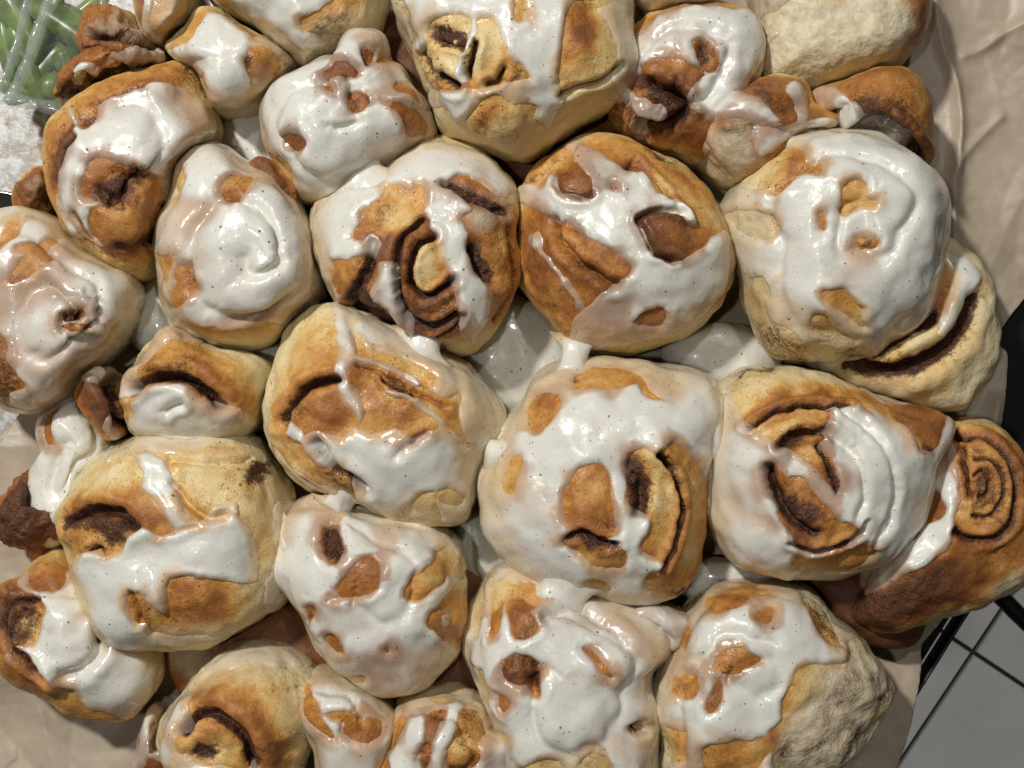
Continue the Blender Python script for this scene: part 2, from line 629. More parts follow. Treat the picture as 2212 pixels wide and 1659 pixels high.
    if len(ops):
        keep = di > -0.0010
        if keep.any():
            link('icing', mesh_from('icing', PI - org, quads(n, keep), M_ICE, {k: at[k] for k in ('brown', 'cin', 'crumb', 'thick', 'speck')}), base_o)
    return base_o

ROLLS = []
def roll(name, label, tile, outline, apex, ze, H, **kw):
    d = dict(kw)
    d.update(name=name, label=label, outline=pts(tile, outline), ze=ze, H=H, seed=len(ROLLS) + 1)
    d['apex'] = pts(*apex)[0]
    ROLLS.append(d)
# ------------------------------------------------------------------ setting: counter, tray, parchment, floor
def ngon_prism(name, P, z0, z1, mat, parent=None):
    import bmesh
    bm = bmesh.new()
    top = [bm.verts.new((x, y, z1)) for x, y in P]
    bot = [bm.verts.new((x, y, z0)) for x, y in P]
    bm.faces.new(top)
    bm.faces.new(bot[::-1])
    n = len(P)
    for k in range(n):
        bm.faces.new((top[k], bot[k], bot[(k + 1) % n], top[(k + 1) % n]))
    bmesh.ops.recalc_face_normals(bm, faces=bm.faces)
    me = bpy.data.meshes.new(name)
    bm.to_mesh(me)
    bm.free()
    me.materials.append(mat)
    return link(name, me, parent)

def mat_counter():
    m, nt, b = nodes_of("speckled_counter")
    co = objcoord(nt)
    n = tex_noise(nt, co, 150, 5, 0.7)
    n2 = tex_noise(nt, co, 45, 4, 0.65, 0.5)
    c = mixc(nt, mrange(nt, n, 0.40, 0.58), (0.40, 0.36, 0.29), (0.66, 0.67, 0.66))
    c = mixc(nt, mth(nt, 'MULTIPLY', mrange(nt, n2, 0.52, 0.62), 0.85), c, (0.28, 0.18, 0.08))
    nt.links.new(c, b.inputs['Base Color'])
    b.inputs['Roughness'].default_value = 0.35
    nt.links.new(bump(nt, n, 0.0012, 0.4), b.inputs['Normal'])
    return m

def mat_plain(name, c, rough, metal=0.0, noise_amt=0.15, scale=120, bmp=0.0004):
    m, nt, b = nodes_of(name)
    co = objcoord(nt)
    n = tex_noise(nt, co, scale, 5, 0.6)
    c2 = tuple(v * (1 - noise_amt) for v in c)
    nt.links.new(mixc(nt, mrange(nt, n, 0.3, 0.7), c2, c), b.inputs['Base Color'])
    b.inputs['Roughness'].default_value = rough
    b.inputs['Metallic'].default_value = metal
    nt.links.new(bump(nt, n, bmp, 0.3), b.inputs['Normal'])
    return m

def mat_paper():
    m, nt, b = nodes_of("parchment")
    co = objcoord(nt)
    n = tex_noise(nt, co, 60, 5, 0.65)
    f = tex_noise(nt, co, 900, 3, 0.6)
    c = mixc(nt, mrange(nt, n, 0.3, 0.7), (0.43, 0.355, 0.265), (0.52, 0.435, 0.33))
    c = mixc(nt, mth(nt, 'MULTIPLY', f, 0.12), c, (0.36, 0.28, 0.19))
    # stray vanilla seeds
    v = N(nt, 'ShaderNodeTexVoronoi', feature='F1')
    v.inputs['Scale'].default_value = 110
    nt.links.new(co, v.inputs['Vector'])
    pk = N(nt, 'ShaderNodeSeparateColor')
    nt.links.new(v.outputs['Color'], pk.inputs[0])
    seed = mth(nt, 'LESS_THAN', v.outputs['Distance'], mrange(nt, pk.outputs[0], 0.93, 1.0, 0.0, 0.07, False))
    c = mixc(nt, mth(nt, 'MULTIPLY', seed, 0.9), c, (0.03, 0.02, 0.015))
    nt.links.new(c, b.inputs['Base Color'])
    b.inputs['Roughness'].default_value = 0.42
    b.inputs['Specular IOR Level'].default_value = 0.45
    nb = bump(nt, f, 0.0002, 0.3)
    nb = bump(nt, tex_noise(nt, co, 70, 5, 0.6), 0.0016, 0.25, nb)
    nt.links.new(nb, b.inputs['Normal'])
    return m

M_COUNTER, M_PAPER = mat_counter(), mat_paper()
M_BLACK = mat_plain("black_enamel", (0.006, 0.006, 0.007), 0.4)
M_TILE = mat_plain("floor_tile", (0.86, 0.85, 0.83), 0.5, noise_amt=0.10, scale=14)
M_GROUT = mat_plain("grout", (0.05, 0.048, 0.05), 0.9)
M_STEEL = mat_plain("steel", (0.62, 0.62, 0.62), 0.22, 1.0, 0.08)

FLOOR_Z = -0.88
fl = ngon_prism('floor', [(-3, -3), (3, -3), (3, 3), (-3, 3)], FLOOR_Z - 0.05, FLOOR_Z, M_GROUT)
tag(fl, 'grey tiled kitchen floor with dark joints below the counter', 'floor', kind='structure')
cross = plan(np.array([2098.0, 1406.0]), FLOOR_Z)
va = np.array([-700.0, -1049.0]); va /= np.linalg.norm(va)
vb = np.array([va[1], -va[0]])
TS, GAP = 0.30, 0.0040
import bmesh
bm = bmesh.new()
h = (TS - GAP) / 2
bmesh.ops.create_cube(bm, size=1.0)
for v in bm.verts:
    v.co.x *= 2 * h; v.co.y *= 2 * h; v.co.z *= 0.008
bmesh.ops.bevel(bm, geom=[e for e in bm.edges if all(v.co.z > 0 for v in e.verts)], offset=0.0012, segments=1, affect='EDGES')
tile_me = bpy.data.meshes.new('tile'); bm.to_mesh(tile_me); bm.free()
tile_me.materials.append(M_TILE)
ang = math.atan2(va[1], va[0])
for i in range(-3, 4):
    for j in range(-3, 4):
        c = cross + va * (i + 0.5) * TS + vb * (j + 0.5) * TS
        t = link('tile', tile_me, fl)
        t.location = (c[0], c[1], FLOOR_Z + 0.003)
        t.rotation_euler = (random.uniform(-.001, .001), random.uniform(-.001, .001), ang)

# counter: ends under the tray, before the floor shows
def P0(s, z=0.0):
    return plan(pts('D', s), z)
cz = -0.010
ct = ngon_prism('countertop', [tuple(p) for p in P0("-900,-900 2130,-900 2130,900 2020,1150 1800,1500 1500,1950 -900,2500", cz)], cz - 0.04, cz, M_COUNTER)
tag(ct, 'white speckled stained counter surface seen at the left edge', 'counter', kind='structure')

# black tray under the parchment: base and raised rim
tray = bpy.data.objects.new('baking_tray', None); col.objects.link(tray)
tag(tray, 'black enamel baking tray under the parchment, its rim showing at right', 'tray')
T_OUT = catmull(P0("420,120 1200,-260 2330,-300 2480,-100 2470,640 2330,960 2112,1290 1952,1545 1740,1880 1560,2010 700,2000 400,1700 340,1300 330,700", 0.0), 1)
ngon_prism('tray_base', [tuple(p) for p in T_OUT * 0.985], -0.0085, -0.006, M_BLACK, tray)
ring_o, cen = T_OUT, T_OUT.mean(0)
prof = [(0.985, -0.007), (0.988, -0.002), (0.992, 0.001), (1.0, 0.0015), (1.003, 0.0), (1.0, -0.002), (0.990, -0.008)]
V, F = [], []
nr = len(ring_o)
for k, z in prof:
    for p in cen + (ring_o - cen) * k:
        V.append((p[0], p[1], z))
for a in range(len(prof) - 1):
    for b_ in range(nr):
        F.append((a * nr + b_, a * nr + (b_ + 1) % nr, (a + 1) * nr + (b_ + 1) % nr, (a + 1) * nr + b_))
link('rim', mesh_from('rim', np.array(V), np.array(F), M_BLACK), tray)
hd = catmull(P0("2115,1268 2135,1270 2165,1292 2205,1332 2245,1362 2290,1340 2310,1250 2290,1130 2250,1070", -0.004), 6, False)
V, F = [], []
for k, p in enumerate(hd):
    tg = hd[min(k + 1, len(hd) - 1)] - hd[max(k - 1, 0)]
    tg /= np.linalg.norm(tg); nn = np.array([-tg[1], tg[0]])
    for a in range(8):
        q = p + nn * 0.0035 * math.cos(a * math.pi / 4)
        V.append((q[0], q[1], -0.004 + 0.003 * math.sin(a * math.pi / 4)))
for k in range(len(hd) - 1):
    for a in range(8):
        F.append((k * 8 + a, k * 8 + (a + 1) % 8, (k + 1) * 8 + (a + 1) % 8, (k + 1) * 8 + a))
link('handle', mesh_from('handle', np.array(V), np.array(F), M_BLACK), tray)

# parchment: one crumpled sheet, cut to its outline
PAPER = P0("130,850 60,880 20,950 -20,1010 -120,1150 -200,1900 1850,1900 1922,1659 1945,1590 1960,1530 1975,1470 1983,1420 1985,1386 2048,1312 2100,1180 2130,1000 2148,910 2160,850 2168,785 2166,757 2145,728 2212,640 2260,570 2420,300 2420,-260 900,-260 300,300 200,700", 0.0)
ng = 560
lo, hi = PAPER.min(0), PAPER.max(0)
gx, gy = np.meshgrid(np.linspace(lo[0], hi[0], ng), np.linspace(lo[1], hi[1], int(ng * (hi[1] - lo[1]) / (hi[0] - lo[0]))))
shp = gx.shape
Q = np.stack([gx.ravel(), gy.ravel()], 1)
PC = catmull(PAPER, 2)
sd = sd_poly(Q, PC)
# snap the border vertices onto the cut edge
r2 = np.random.RandomState(5)
Wp = Q + 0.0015 * np.stack([noise3(np.c_[Q * 60, 0 * Q[:, 0]]), noise3(np.c_[Q * 60, 0 * Q[:, 0] + 9])], 1)
hgt = np.zeros(len(Q))
from mathutils.geometry import delaunay_2d_cdt
def facets(cnt, amp, seed):
    """a random crumple: flat triangular facets meeting in sharp creases"""
    rr = np.random.RandomState(seed)
    p = lo - 0.01 + (hi - lo + 0.02) * rr.rand(cnt, 2)
    p = np.vstack([p, [lo - 0.05, [hi[0] + 0.05, lo[1] - 0.05], hi + 0.05, [lo[0] - 0.05, hi[1] + 0.05]]])
    zz = rr.uniform(-1, 1, len(p)) * amp
    vs, _, fs, ov, _, _ = delaunay_2d_cdt([tuple(q) for q in p], [], [], 0, 1e-7)
    vz = np.array([zz[o[0]] if o else 0.0 for o in ov])
    vp = np.array([tuple(v) for v in vs])
    out = np.zeros(len(Wp))
    for f in fs:
        a, b, c = vp[f[0]], vp[f[1]], vp[f[2]]
        mn, mx = np.minimum(np.minimum(a, b), c), np.maximum(np.maximum(a, b), c)
        m = np.where((Wp[:, 0] >= mn[0]) & (Wp[:, 0] <= mx[0]) & (Wp[:, 1] >= mn[1]) & (Wp[:, 1] <= mx[1]))[0]
        if len(m) == 0:
            continue
        den = (b[1] - c[1]) * (a[0] - c[0]) + (c[0] - b[0]) * (a[1] - c[1])
        if abs(den) < 1e-12:
            continue
        q = Wp[m]
        u = ((b[1] - c[1]) * (q[:, 0] - c[0]) + (c[0] - b[0]) * (q[:, 1] - c[1])) / den
        v = ((c[1] - a[1]) * (q[:, 0] - c[0]) + (a[0] - c[0]) * (q[:, 1] - c[1])) / den
        k = (u >= -1e-6) & (v >= -1e-6) & (u + v <= 1 + 1e-6)
        out[m[k]] = (u * vz[f[0]] + v * vz[f[1]] + (1 - u - v) * vz[f[2]])[k]
    return out
hgt += facets(110, 0.0045, 3) + facets(420, 0.0016, 4) + facets(1300, 0.0005, 6)
hgt -= hgt.mean()
hgt += 0.0004 * np.abs(noise3(np.c_[Wp * 120, 0 * Q[:, 0] + 8]))
# the long fold running down the right side, and the curled corner
fold = catmull(P0("1998,20 2020,110 2052,200 2058,300 2042,420 2040,560"), 4, False)
df = sd_line(Q, fold)
hgt += 0.0035 * np.exp(-(df / 0.0022) ** 1.4) + 0.0015 * np.exp(-(df / 0.008) ** 2)
f2 = catmull(P0("2070,130 2110,115 2160,80 2220,50"), 4, False)
hgt += 0.0018 * np.exp(-(sd_line(Q, f2) / 0.002) ** 1.4)
f3 = catmull(P0("1990,380 2030,390 2080,330 2150,260"), 4, False)
hgt += 0.0014 * np.exp(-(sd_line(Q, f3) / 0.002) ** 1.4)
f4 = catmull(P0("2140,870 2120,950 2100,1000"), 4, False)
hgt += 0.0030 * np.exp(-(sd_line(Q, f4) / 0.003) ** 1.4)
V = np.c_[Q, 0.0065 + hgt * 1.15]
n0, n1 = shp
idx = np.arange(n0 * n1).reshape(n0, n1)
F = np.stack([idx[:-1, :-1], idx[:-1, 1:], idx[1:, 1:], idx[1:, :-1]], -1).reshape(-1, 4)
F = F[(sd[F] > 0).any(1)]
eps = 1e-5
gr = np.stack([sd_poly(Q + [eps, 0], PC) - sd, sd_poly(Q + [0, eps], PC) - sd], 1) / eps
gr /= np.linalg.norm(gr, axis=1)[:, None] + 1e-9
mv = (sd < 0) & (sd > -0.004)
V[mv, :2] -= gr[mv] * sd[mv][:, None]
pp = link('parchment_paper', mesh_from('parchment_paper', V, F, M_PAPER))
sol = pp.modifiers.new('thickness', 'SOLIDIFY'); sol.thickness = 0.0002
tag(pp, 'crumpled tan parchment paper lining the tray under the rolls', 'parchment')

# steel bowl rim at the left edge
bc = plan(np.array([-5.0, 520.0]), 0.01)
V, F = [], []
pr = [(0.004, -0.008), (0.012, -0.007), (0.0165, 0.0), (0.0175, 0.009), (0.0182, 0.0105), (0.019, 0.0105), (0.0195, 0.0095), (0.0188, 0.0088), (0.0178, -0.001), (0.013, -0.009)]
K = 48
for r, z in pr:
    for a in range(K):
        V.append((bc[0] + r * math.cos(a * 2 * math.pi / K), bc[1] + r * math.sin(a * 2 * math.pi / K), z))
for k in range(len(pr) - 1):
    for a in range(K):
        F.append((k * K + a, k * K + (a + 1) % K, (k + 1) * K + (a + 1) % K, (k + 1) * K + a))
F.append((0, K // 4, K // 2, 3 * K // 4))
bo = link('steel_bowl', mesh_from('steel_bowl', np.array(V), np.array(F), M_STEEL))
tag(bo, 'shiny steel bowl rim peeking out at the left edge', 'bowl')

# clear tub of green vegetables, top left
def mat_plastic(name, alpha):
    m, nt, b = nodes_of(name)
    co = objcoord(nt)
    b.inputs['Base Color'].default_value = (0.55, 0.62, 0.60, 1)
    b.inputs['Roughness'].default_value = 0.12
    b.inputs['Alpha'].default_value = alpha
    b.inputs['Specular IOR Level'].default_value = 0.9
    nt.links.new(bump(nt, tex_noise(nt, co, 60, 2), 0.002, 0.35), b.inputs['Normal'])
    return m
def mat_green():
    m, nt, b = nodes_of("green_vegetable")
    co = objcoord(nt)
    n = tex_noise(nt, co, 70, 4)
    c = mixc(nt, mrange(nt, n, 0.3, 0.7), (0.055, 0.10, 0.012), (0.17, 0.25, 0.045))
    c = mixc(nt, mth(nt, 'MULTIPLY', mrange(nt, tex_noise(nt, stretched(nt, co, 1, 1, 1, 0.6), 300, 4), 0.5, 0.7), 0.3), c, (0.36, 0.44, 0.15))
    nt.links.new(c, b.inputs['Base Color'])
    b.inputs['Roughness'].default_value = 0.3
    b.subsurface_method = 'BURLEY'
    b.inputs['Subsurface Weight'].default_value = 0.2
    b.inputs['Subsurface Scale'].default_value = 0.002
    nt.links.new(bump(nt, n, 0.0008, 0.3), b.inputs['Normal'])
    return m
M_PLASTIC, M_FILM, M_GREEN = mat_plastic('clear_plastic', 0.26), mat_plastic('clear_film', 0.05), mat_green()

def capsule(L, r, bend, seed):
    nu, nv = 20, 22
    V, F = [], []
    for i in range(nu):
        t = i / (nu - 1)
        x = (t - 0.5) * L
        e = max(0.0, 1 - abs(2 * t - 1) ** 3.2) ** 0.5
        for j in range(nv):
            a = 2 * math.pi * j / nv
            rr = r * e * (1 + 0.06 * math.cos(3 * a + seed) + 0.04 * math.sin(9 * t + seed))
            V.append((x, rr * math.cos(a) + bend * (1 - (2 * t - 1) ** 2), rr * math.sin(a)))
    for i in range(nu - 1):
        for j in range(nv):
            F.append((i * nv + j, i * nv + (j + 1) % nv, (i + 1) * nv + (j + 1) % nv, (i + 1) * nv + j))
    return np.array(V), np.array(F)

VEG = [(150, 65, 95, 42, 35, .020), (148, 130, 44, 30, 70, .022), (112, 185, 40, 26, 50, .022), (92, 75, 90, 26, -62, .018), (100, 145, 60, 24, -50, .014), (60, 140, 80, 26, 70, .016),
       (40, 40, 90, 30, 60, .018), (185, 140, 40, 26, 10, .016), (120, 22, 70, 30, 20, .016), (70, 195, 60, 22, -20, .012), (20, 110, 70, 26, 80, .012), (180, 30, 60, 24, -40, .012),
       (30, 190, 50, 24, 30, .010), (130, 215, 36, 22, -15, .018), (75, 20, 60, 26, -30, .012), (5, 20, 60, 30, 40, .014)]
words = ["long fat green pod slanting at the right of the tub", "round green pod under the long fat one", "pale green knob at the lower middle of the tub", "green pod behind the inner plastic ridge", "thin dark green pod in the middle of the tub", "upright green pod near the tub's left ridge",
         "big green pod in the tub's top left", "stubby green pod against the tub's right wall", "green pod at the tub's top middle", "flat green pod at the tub's lower left", "green pod at the tub's left border", "green pod in the tub's top right",
         "green pod in the tub's bottom left", "small pale green bead at the tub's lower edge", "green pod lying across the tub's top", "green pod at the very corner of the photo"]
for k, (x, y, L, r, a, z) in enumerate(VEG):
    m = S * (CAM_Z - z)
    V, F = capsule(L * m * (2.3 if L > 50 else 1.3), r * m * (0.85 if L > 50 else 1.0), 0.15 * r * m * random.uniform(-1, 1), k * 1.7)
    o = link('green_vegetable', mesh_from('green_vegetable', V, F, M_GREEN))
    p = plan(np.array([float(x), float(y)]), z)
    o.location = (p[0], p[1], z)
    o.rotation_euler = (k * 0.7, random.uniform(-.25, .25), math.radians(-a))
    tag(o, words[k], 'vegetable', 'green vegetables in the clear tub')

tub = bpy.data.objects.new('plastic_tub', None); col.objects.link(tub)
tag(tub, 'clear plastic tub holding green vegetables at top left', 'tub')
def ribbon(name, st, z, w, hgt_):
    L = catmull(plan(pts('D', st), z), 6, False)
    V, F = [], []
    prof = [(-1, 0), (-.55, .8), (0, 1), (.55, .8), (1, 0), (0, -.25)]
    for k, p in enumerate(L):
        tg = L[min(k + 1, len(L) - 1)] - L[max(k - 1, 0)]
        tg /= np.linalg.norm(tg); nn = np.array([-tg[1], tg[0]])
        j = 1 + 0.12 * math.sin(k * 0.9)
        for (u, v) in prof:
            q = p + nn * u * w * j
            V.append((q[0], q[1], z + v * hgt_ * j))
    m_ = len(prof)
    for k in range(len(L) - 1):
        for a in range(m_):
            F.append((k * m_ + a, k * m_ + (a + 1) % m_, (k + 1) * m_ + (a + 1) % m_, (k + 1) * m_ + a))
    return link(name, mesh_from(name, np.array(V), np.array(F), M_PLASTIC), tub)
ribbon('ridge', "0,200 20,150 40,90 62,0 70,-40", .040, .0018, .003)
ribbon('ridge', "15,225 40,180 62,130 85,60 110,0 125,-40", .042, .0024, .003)
ribbon('rim', "-30,215 20,212 70,222 135,236 160,225 200,150 215,60 230,-30", .022, .0026, .003)
ngon_prism('lid', [tuple(p) for p in plan(pts('D', "-60,-60 215,-60 205,60 190,150 150,222 130,228 60,214 -60,205"), .036)], .036, .0364, M_FILM, tub)
# ------------------------------------------------------------------ the heap
# upper left, face turned to the lower left
roll('cinnamon_roll', 'tall roll at upper left with bare brown core and dark cinnamon pit', 'a',
     "440,760 520,670 640,600 800,500 1000,430 1200,400 1310,470 1350,620 1420,740 1460,850 1440,940 1330,1010 1220,1100 1150,1250 1090,1400 1060,1560 1040,1720 940,1810 800,1790 680,1720 560,1640 470,1540 400,1400 340,1250 318,1100 330,980 360,840",
     ('a', "800,1210"), 0.034, 0.026, turns=1.9, phase=0.15, amp=0.0016, cinsp=0.5, brown0=0.5,
     ice=[('+', 'a', "620,690 700,640 860,600 950,560 1060,530 1180,560 1290,640 1380,740 1440,850 1440,940 1300,980 1220,1000 1190,1100 1150,1200 1090,1330 1040,1290 1010,1180 970,1120 850,1080 760,1050 680,1030 610,1040 570,1090 545,1170 545,1260 600,1300 660,1310 660,1340 600,1350 590,1420 620,1530 680,1590 640,1620 560,1560 470,1550 420,1480 370,1380 350,1280 370,1180 410,1080 440,980 490,890 470,800 440,720 480,700 500,790 540,830 580,800 590,760"),
          ('s-', 'a', "505,1390 555,1470 590,1540", 16)],
     thin=[('a', "1000,600 1200,600 1330,700 1420,880 1300,960 1200,880 1100,760", 0.35)],
     cin=[('a', "640,1190 780,1100 885,1120 885,1200 850,1280 760,1340 660,1310 590,1270", 1.0, 1.5), ('a', "770,1110 830,1150 890,1110 880,1220 780,1300 720,1290 790,1200", 1.2, 3.0),
          ('a', "1200,440 1300,480 1340,620 1300,600 1220,520", 0.6)],
     grv=[('a', "480,900 400,1010 375,1130", 28, 2.0, 0.6), ('a', "640,660 800,600 930,560", 18, 1.2, 0.5), ('a', "1040,1330 1000,1480 900,1590 760,1600", 24, 1.6, 0.3)],
     brn=[('a', "600,1050 900,1080 1040,1350 980,1500 800,1600 620,1500 600,1350", 0.55), ('a', "640,600 1000,440 1200,430 1240,520 1000,520 800,570 640,660", 0.45)],
     bmp=[('a', 800, 1380, 200, 1.5)])
# thickly iced neighbour below it
roll('cinnamon_roll', 'roll smothered in thick icing over a faint swirl, left of the open spiral roll', 'D',
     "400,370 440,322 490,318 530,350 590,370 645,430 685,500 702,570 700,640 650,690 600,735 520,755 440,742 385,700 357,620 345,540 360,470 390,420",
     ('D', "575,560"), 0.034, 0.028, turns=2.0, phase=0.3, amp=0.0030, cinsp=0.3, brown0=0.42, T=1.0, thin0=0.80,
     ice=['full', ('-', 'a', "1430,1190 1560,1140 1650,1150 1560,1290 1460,1300"), ('-', 'a', "1160,1140 1210,1120 1200,1220 1150,1260"),
          ('-', 'd', "1040,0 1130,0 1120,100 1080,170 1040,100"), ('-', 'd', "1150,70 1220,90 1250,170 1240,240 1180,330 1120,330 1150,180"),
          ('-', 'd', "1180,440 1400,470 1600,480 1860,430 1870,540 1700,600 1400,580 1250,500")],
     thin=[('d', "1130,330 1400,400 1900,380 1900,600 1300,600", 0.4), ('a', "1180,1330 1320,1280 1440,1230 1440,1400 1250,1500 1200,1600", 0.45)],
     cin=[('a', "1420,1190 1560,1140 1600,1180 1480,1290", 0.3)], brn=[('a', "1430,1190 1560,1140 1650,1150 1560,1290 1460,1300", 0.5)])
# open spiral in the middle of the upper half
roll('cinnamon_roll', 'roll with a wide open dark spiral crossed by one broad icing run', 'b',
     "250,1120 360,1030 480,960 620,915 780,930 920,990 1050,1090 1140,1200 1160,1320 1150,1500 1165,1659 1150,1800 1110,1950 1060,2080 970,2210 860,2290 760,2300 640,2260 500,2200 350,2160 200,2080 60,2000 -40,1930 -120,1800 -170,1640 -200,1480 -160,1330 -60,1230 100,1160",
     ('b', "570,1760"), 0.036, 0.026, turns=0, brown0=0.36,
     ice=[('+', 'b', "250,1100 360,1030 480,960 620,915 780,940 920,1000 1050,1100 1140,1210 1090,1260 1000,1290 900,1200 760,1140 680,1190 640,1190 740,1250 830,1330 850,1380 790,1420 810,1520 830,1620 860,1700 900,1780 950,1840 965,1960 950,2080 890,2160 850,2240 790,2170 760,2090 750,1980 720,1860 690,1740 640,1660 600,1540 570,1440 530,1380 540,1300 520,1200 440,1230 380,1200 300,1210 260,1290 150,1340 100,1450 60,1540 130,1570 200,1510 270,1580 230,1659 180,1690 130,1680 60,1850 0,1990 -50,1950 -130,1800 -180,1640 -200,1480 -160,1330 -60,1230 100,1160"),
          ('+', 'e', "230,40 350,40 360,130 360,220 400,330 480,420 490,500 420,510 380,420 330,340 220,280 200,210 240,120"),
          ('-', 'b', "-40,1700 60,1690 150,1650 200,1700 130,1800 30,1890 -60,1850")],
     grv=[('e', "600,-130 500,-60 455,60 460,190 540,262 650,225 720,160", 22, 3.2), ('e', "520,-230 410,-130 360,20 365,170 400,300 480,400 610,440 740,380", 24, 3.0),
          ('e', "500,480 620,505 740,440 780,360", 14, 1.4, 0.7), ('e', "860,-30 905,80 935,130", 50, 3.0, 1.1), ('e', "200,-80 160,90 70,270", 40, 2.5, 0.9),
          ('e', "100,330 250,400 400,490", 45, 2.5, 1.0), ('b', "660,1200 800,1260 1020,1370", 36, 2.2, 1.0), ('e', "1060,-200 1100,0 1090,200 1000,420", 18, 0.8, 0.35)],
     cin=[('e', "330,-60 560,-280 700,-260 640,-160 480,-80 440,160 540,270 720,200 790,330 740,470 560,520 420,420 340,200", 0.34), ('e', "900,-200 1050,-150 1100,100 1040,350 960,300 980,50", 0.22), ('e', "170,60 60,290 160,360 330,470 410,480 330,350 230,280 205,150", 0.9), ('e', "470,230 700,170 760,300 740,430 600,520 480,440", 0.36), ('e', "380,0 440,-120 560,-180 460,0 440,160 400,240", 0.28), ('b', "210,1320 330,1330 380,1360 250,1480 180,1500", 0.4)],
     crm=[('b', "850,1370 940,1370 950,1440 890,1490 850,1440", 0.8), ('b', "1010,1290 1080,1260 1060,1400 1000,1410", 0.7)],
     brn=[('b', "260,1300 400,1180 540,1180 540,1400 400,1500 150,1500", 0.30), ('e', "470,-100 640,-40 660,150 560,240 460,180", 0.20), ('b', "-40,1700 60,1690 150,1650 200,1700 130,1800 30,1890 -60,1850", 0.55), ('e', "960,-150 1120,-150 1120,250 980,450 940,300 980,100", 0.42)],
     bmp=[('e', 560, 60, 110, 2.5), ('e', 860, 300, 120, 1.0)])
# roll above left of it
roll('cinnamon_roll', 'white iced roll with two round bare spots and a pinched peak', 'D',
     "700,140 745,132 768,95 795,82 830,112 850,150 900,210 945,300 900,335 830,375 745,430 665,440 625,395 582,335 575,270 600,200",
     ('D', "715,265"), 0.035, 0.027, turns=1.4, phase=0.6, amp=0.0018, cinsp=0.5, brown0=0.55, T=1.1,
     ice=['full', ('-', 'a', "1830,920 1870,880 1940,870 1980,920 1960,980 1890,975"), ('-', 'b', "40,650 60,600 120,590 180,640 170,700 110,730 60,710"), ('-', 'a', "2090,550 2150,560 2160,610 2110,590"),
          ('-', 'b', "0,400 60,430 100,470 90,505 0,500 -50,510 -120,480 -80,440"), ('-', 'b', "260,660 400,700 480,740 530,800 540,870 430,870 380,780 320,720"),
          ('-', 'b', "110,340 180,360 190,420 150,430"), ('-', 'b', "205,420 280,390 310,450 250,470"), ('-', 'b', "330,560 420,620 480,700 420,690 330,640"), ('-', 'a', "1740,1000 1860,1130 1900,1250 1800,1150"),
          ('s+', 'b', "250,630 340,650 430,710", 26)],
     thin=[('b', "220,480 320,500 330,640 240,600", 0.25), ('b', "480,720 620,860 560,900 520,800", 0.35)],
     brn=[('b', "-150,380 100,400 100,520 -150,520", 0.72), ('b', "250,640 560,760 560,900 380,860", 0.62), ('b', "20,580 200,580 200,740 30,740", 0.66)],
     cin=[('b', "110,340 180,360 190,420 150,430", 0.5)],
     bmp=[('b', 110, 655, 85, 1.8), ('b', 180, 300, 80, 5), ('b', 300, 480, 90, 4.5), ('b', 400, 640, 100, 3.5), ('a', 1910, 925, 90, 1.0), ('b', 20, 450, 80, 2)])
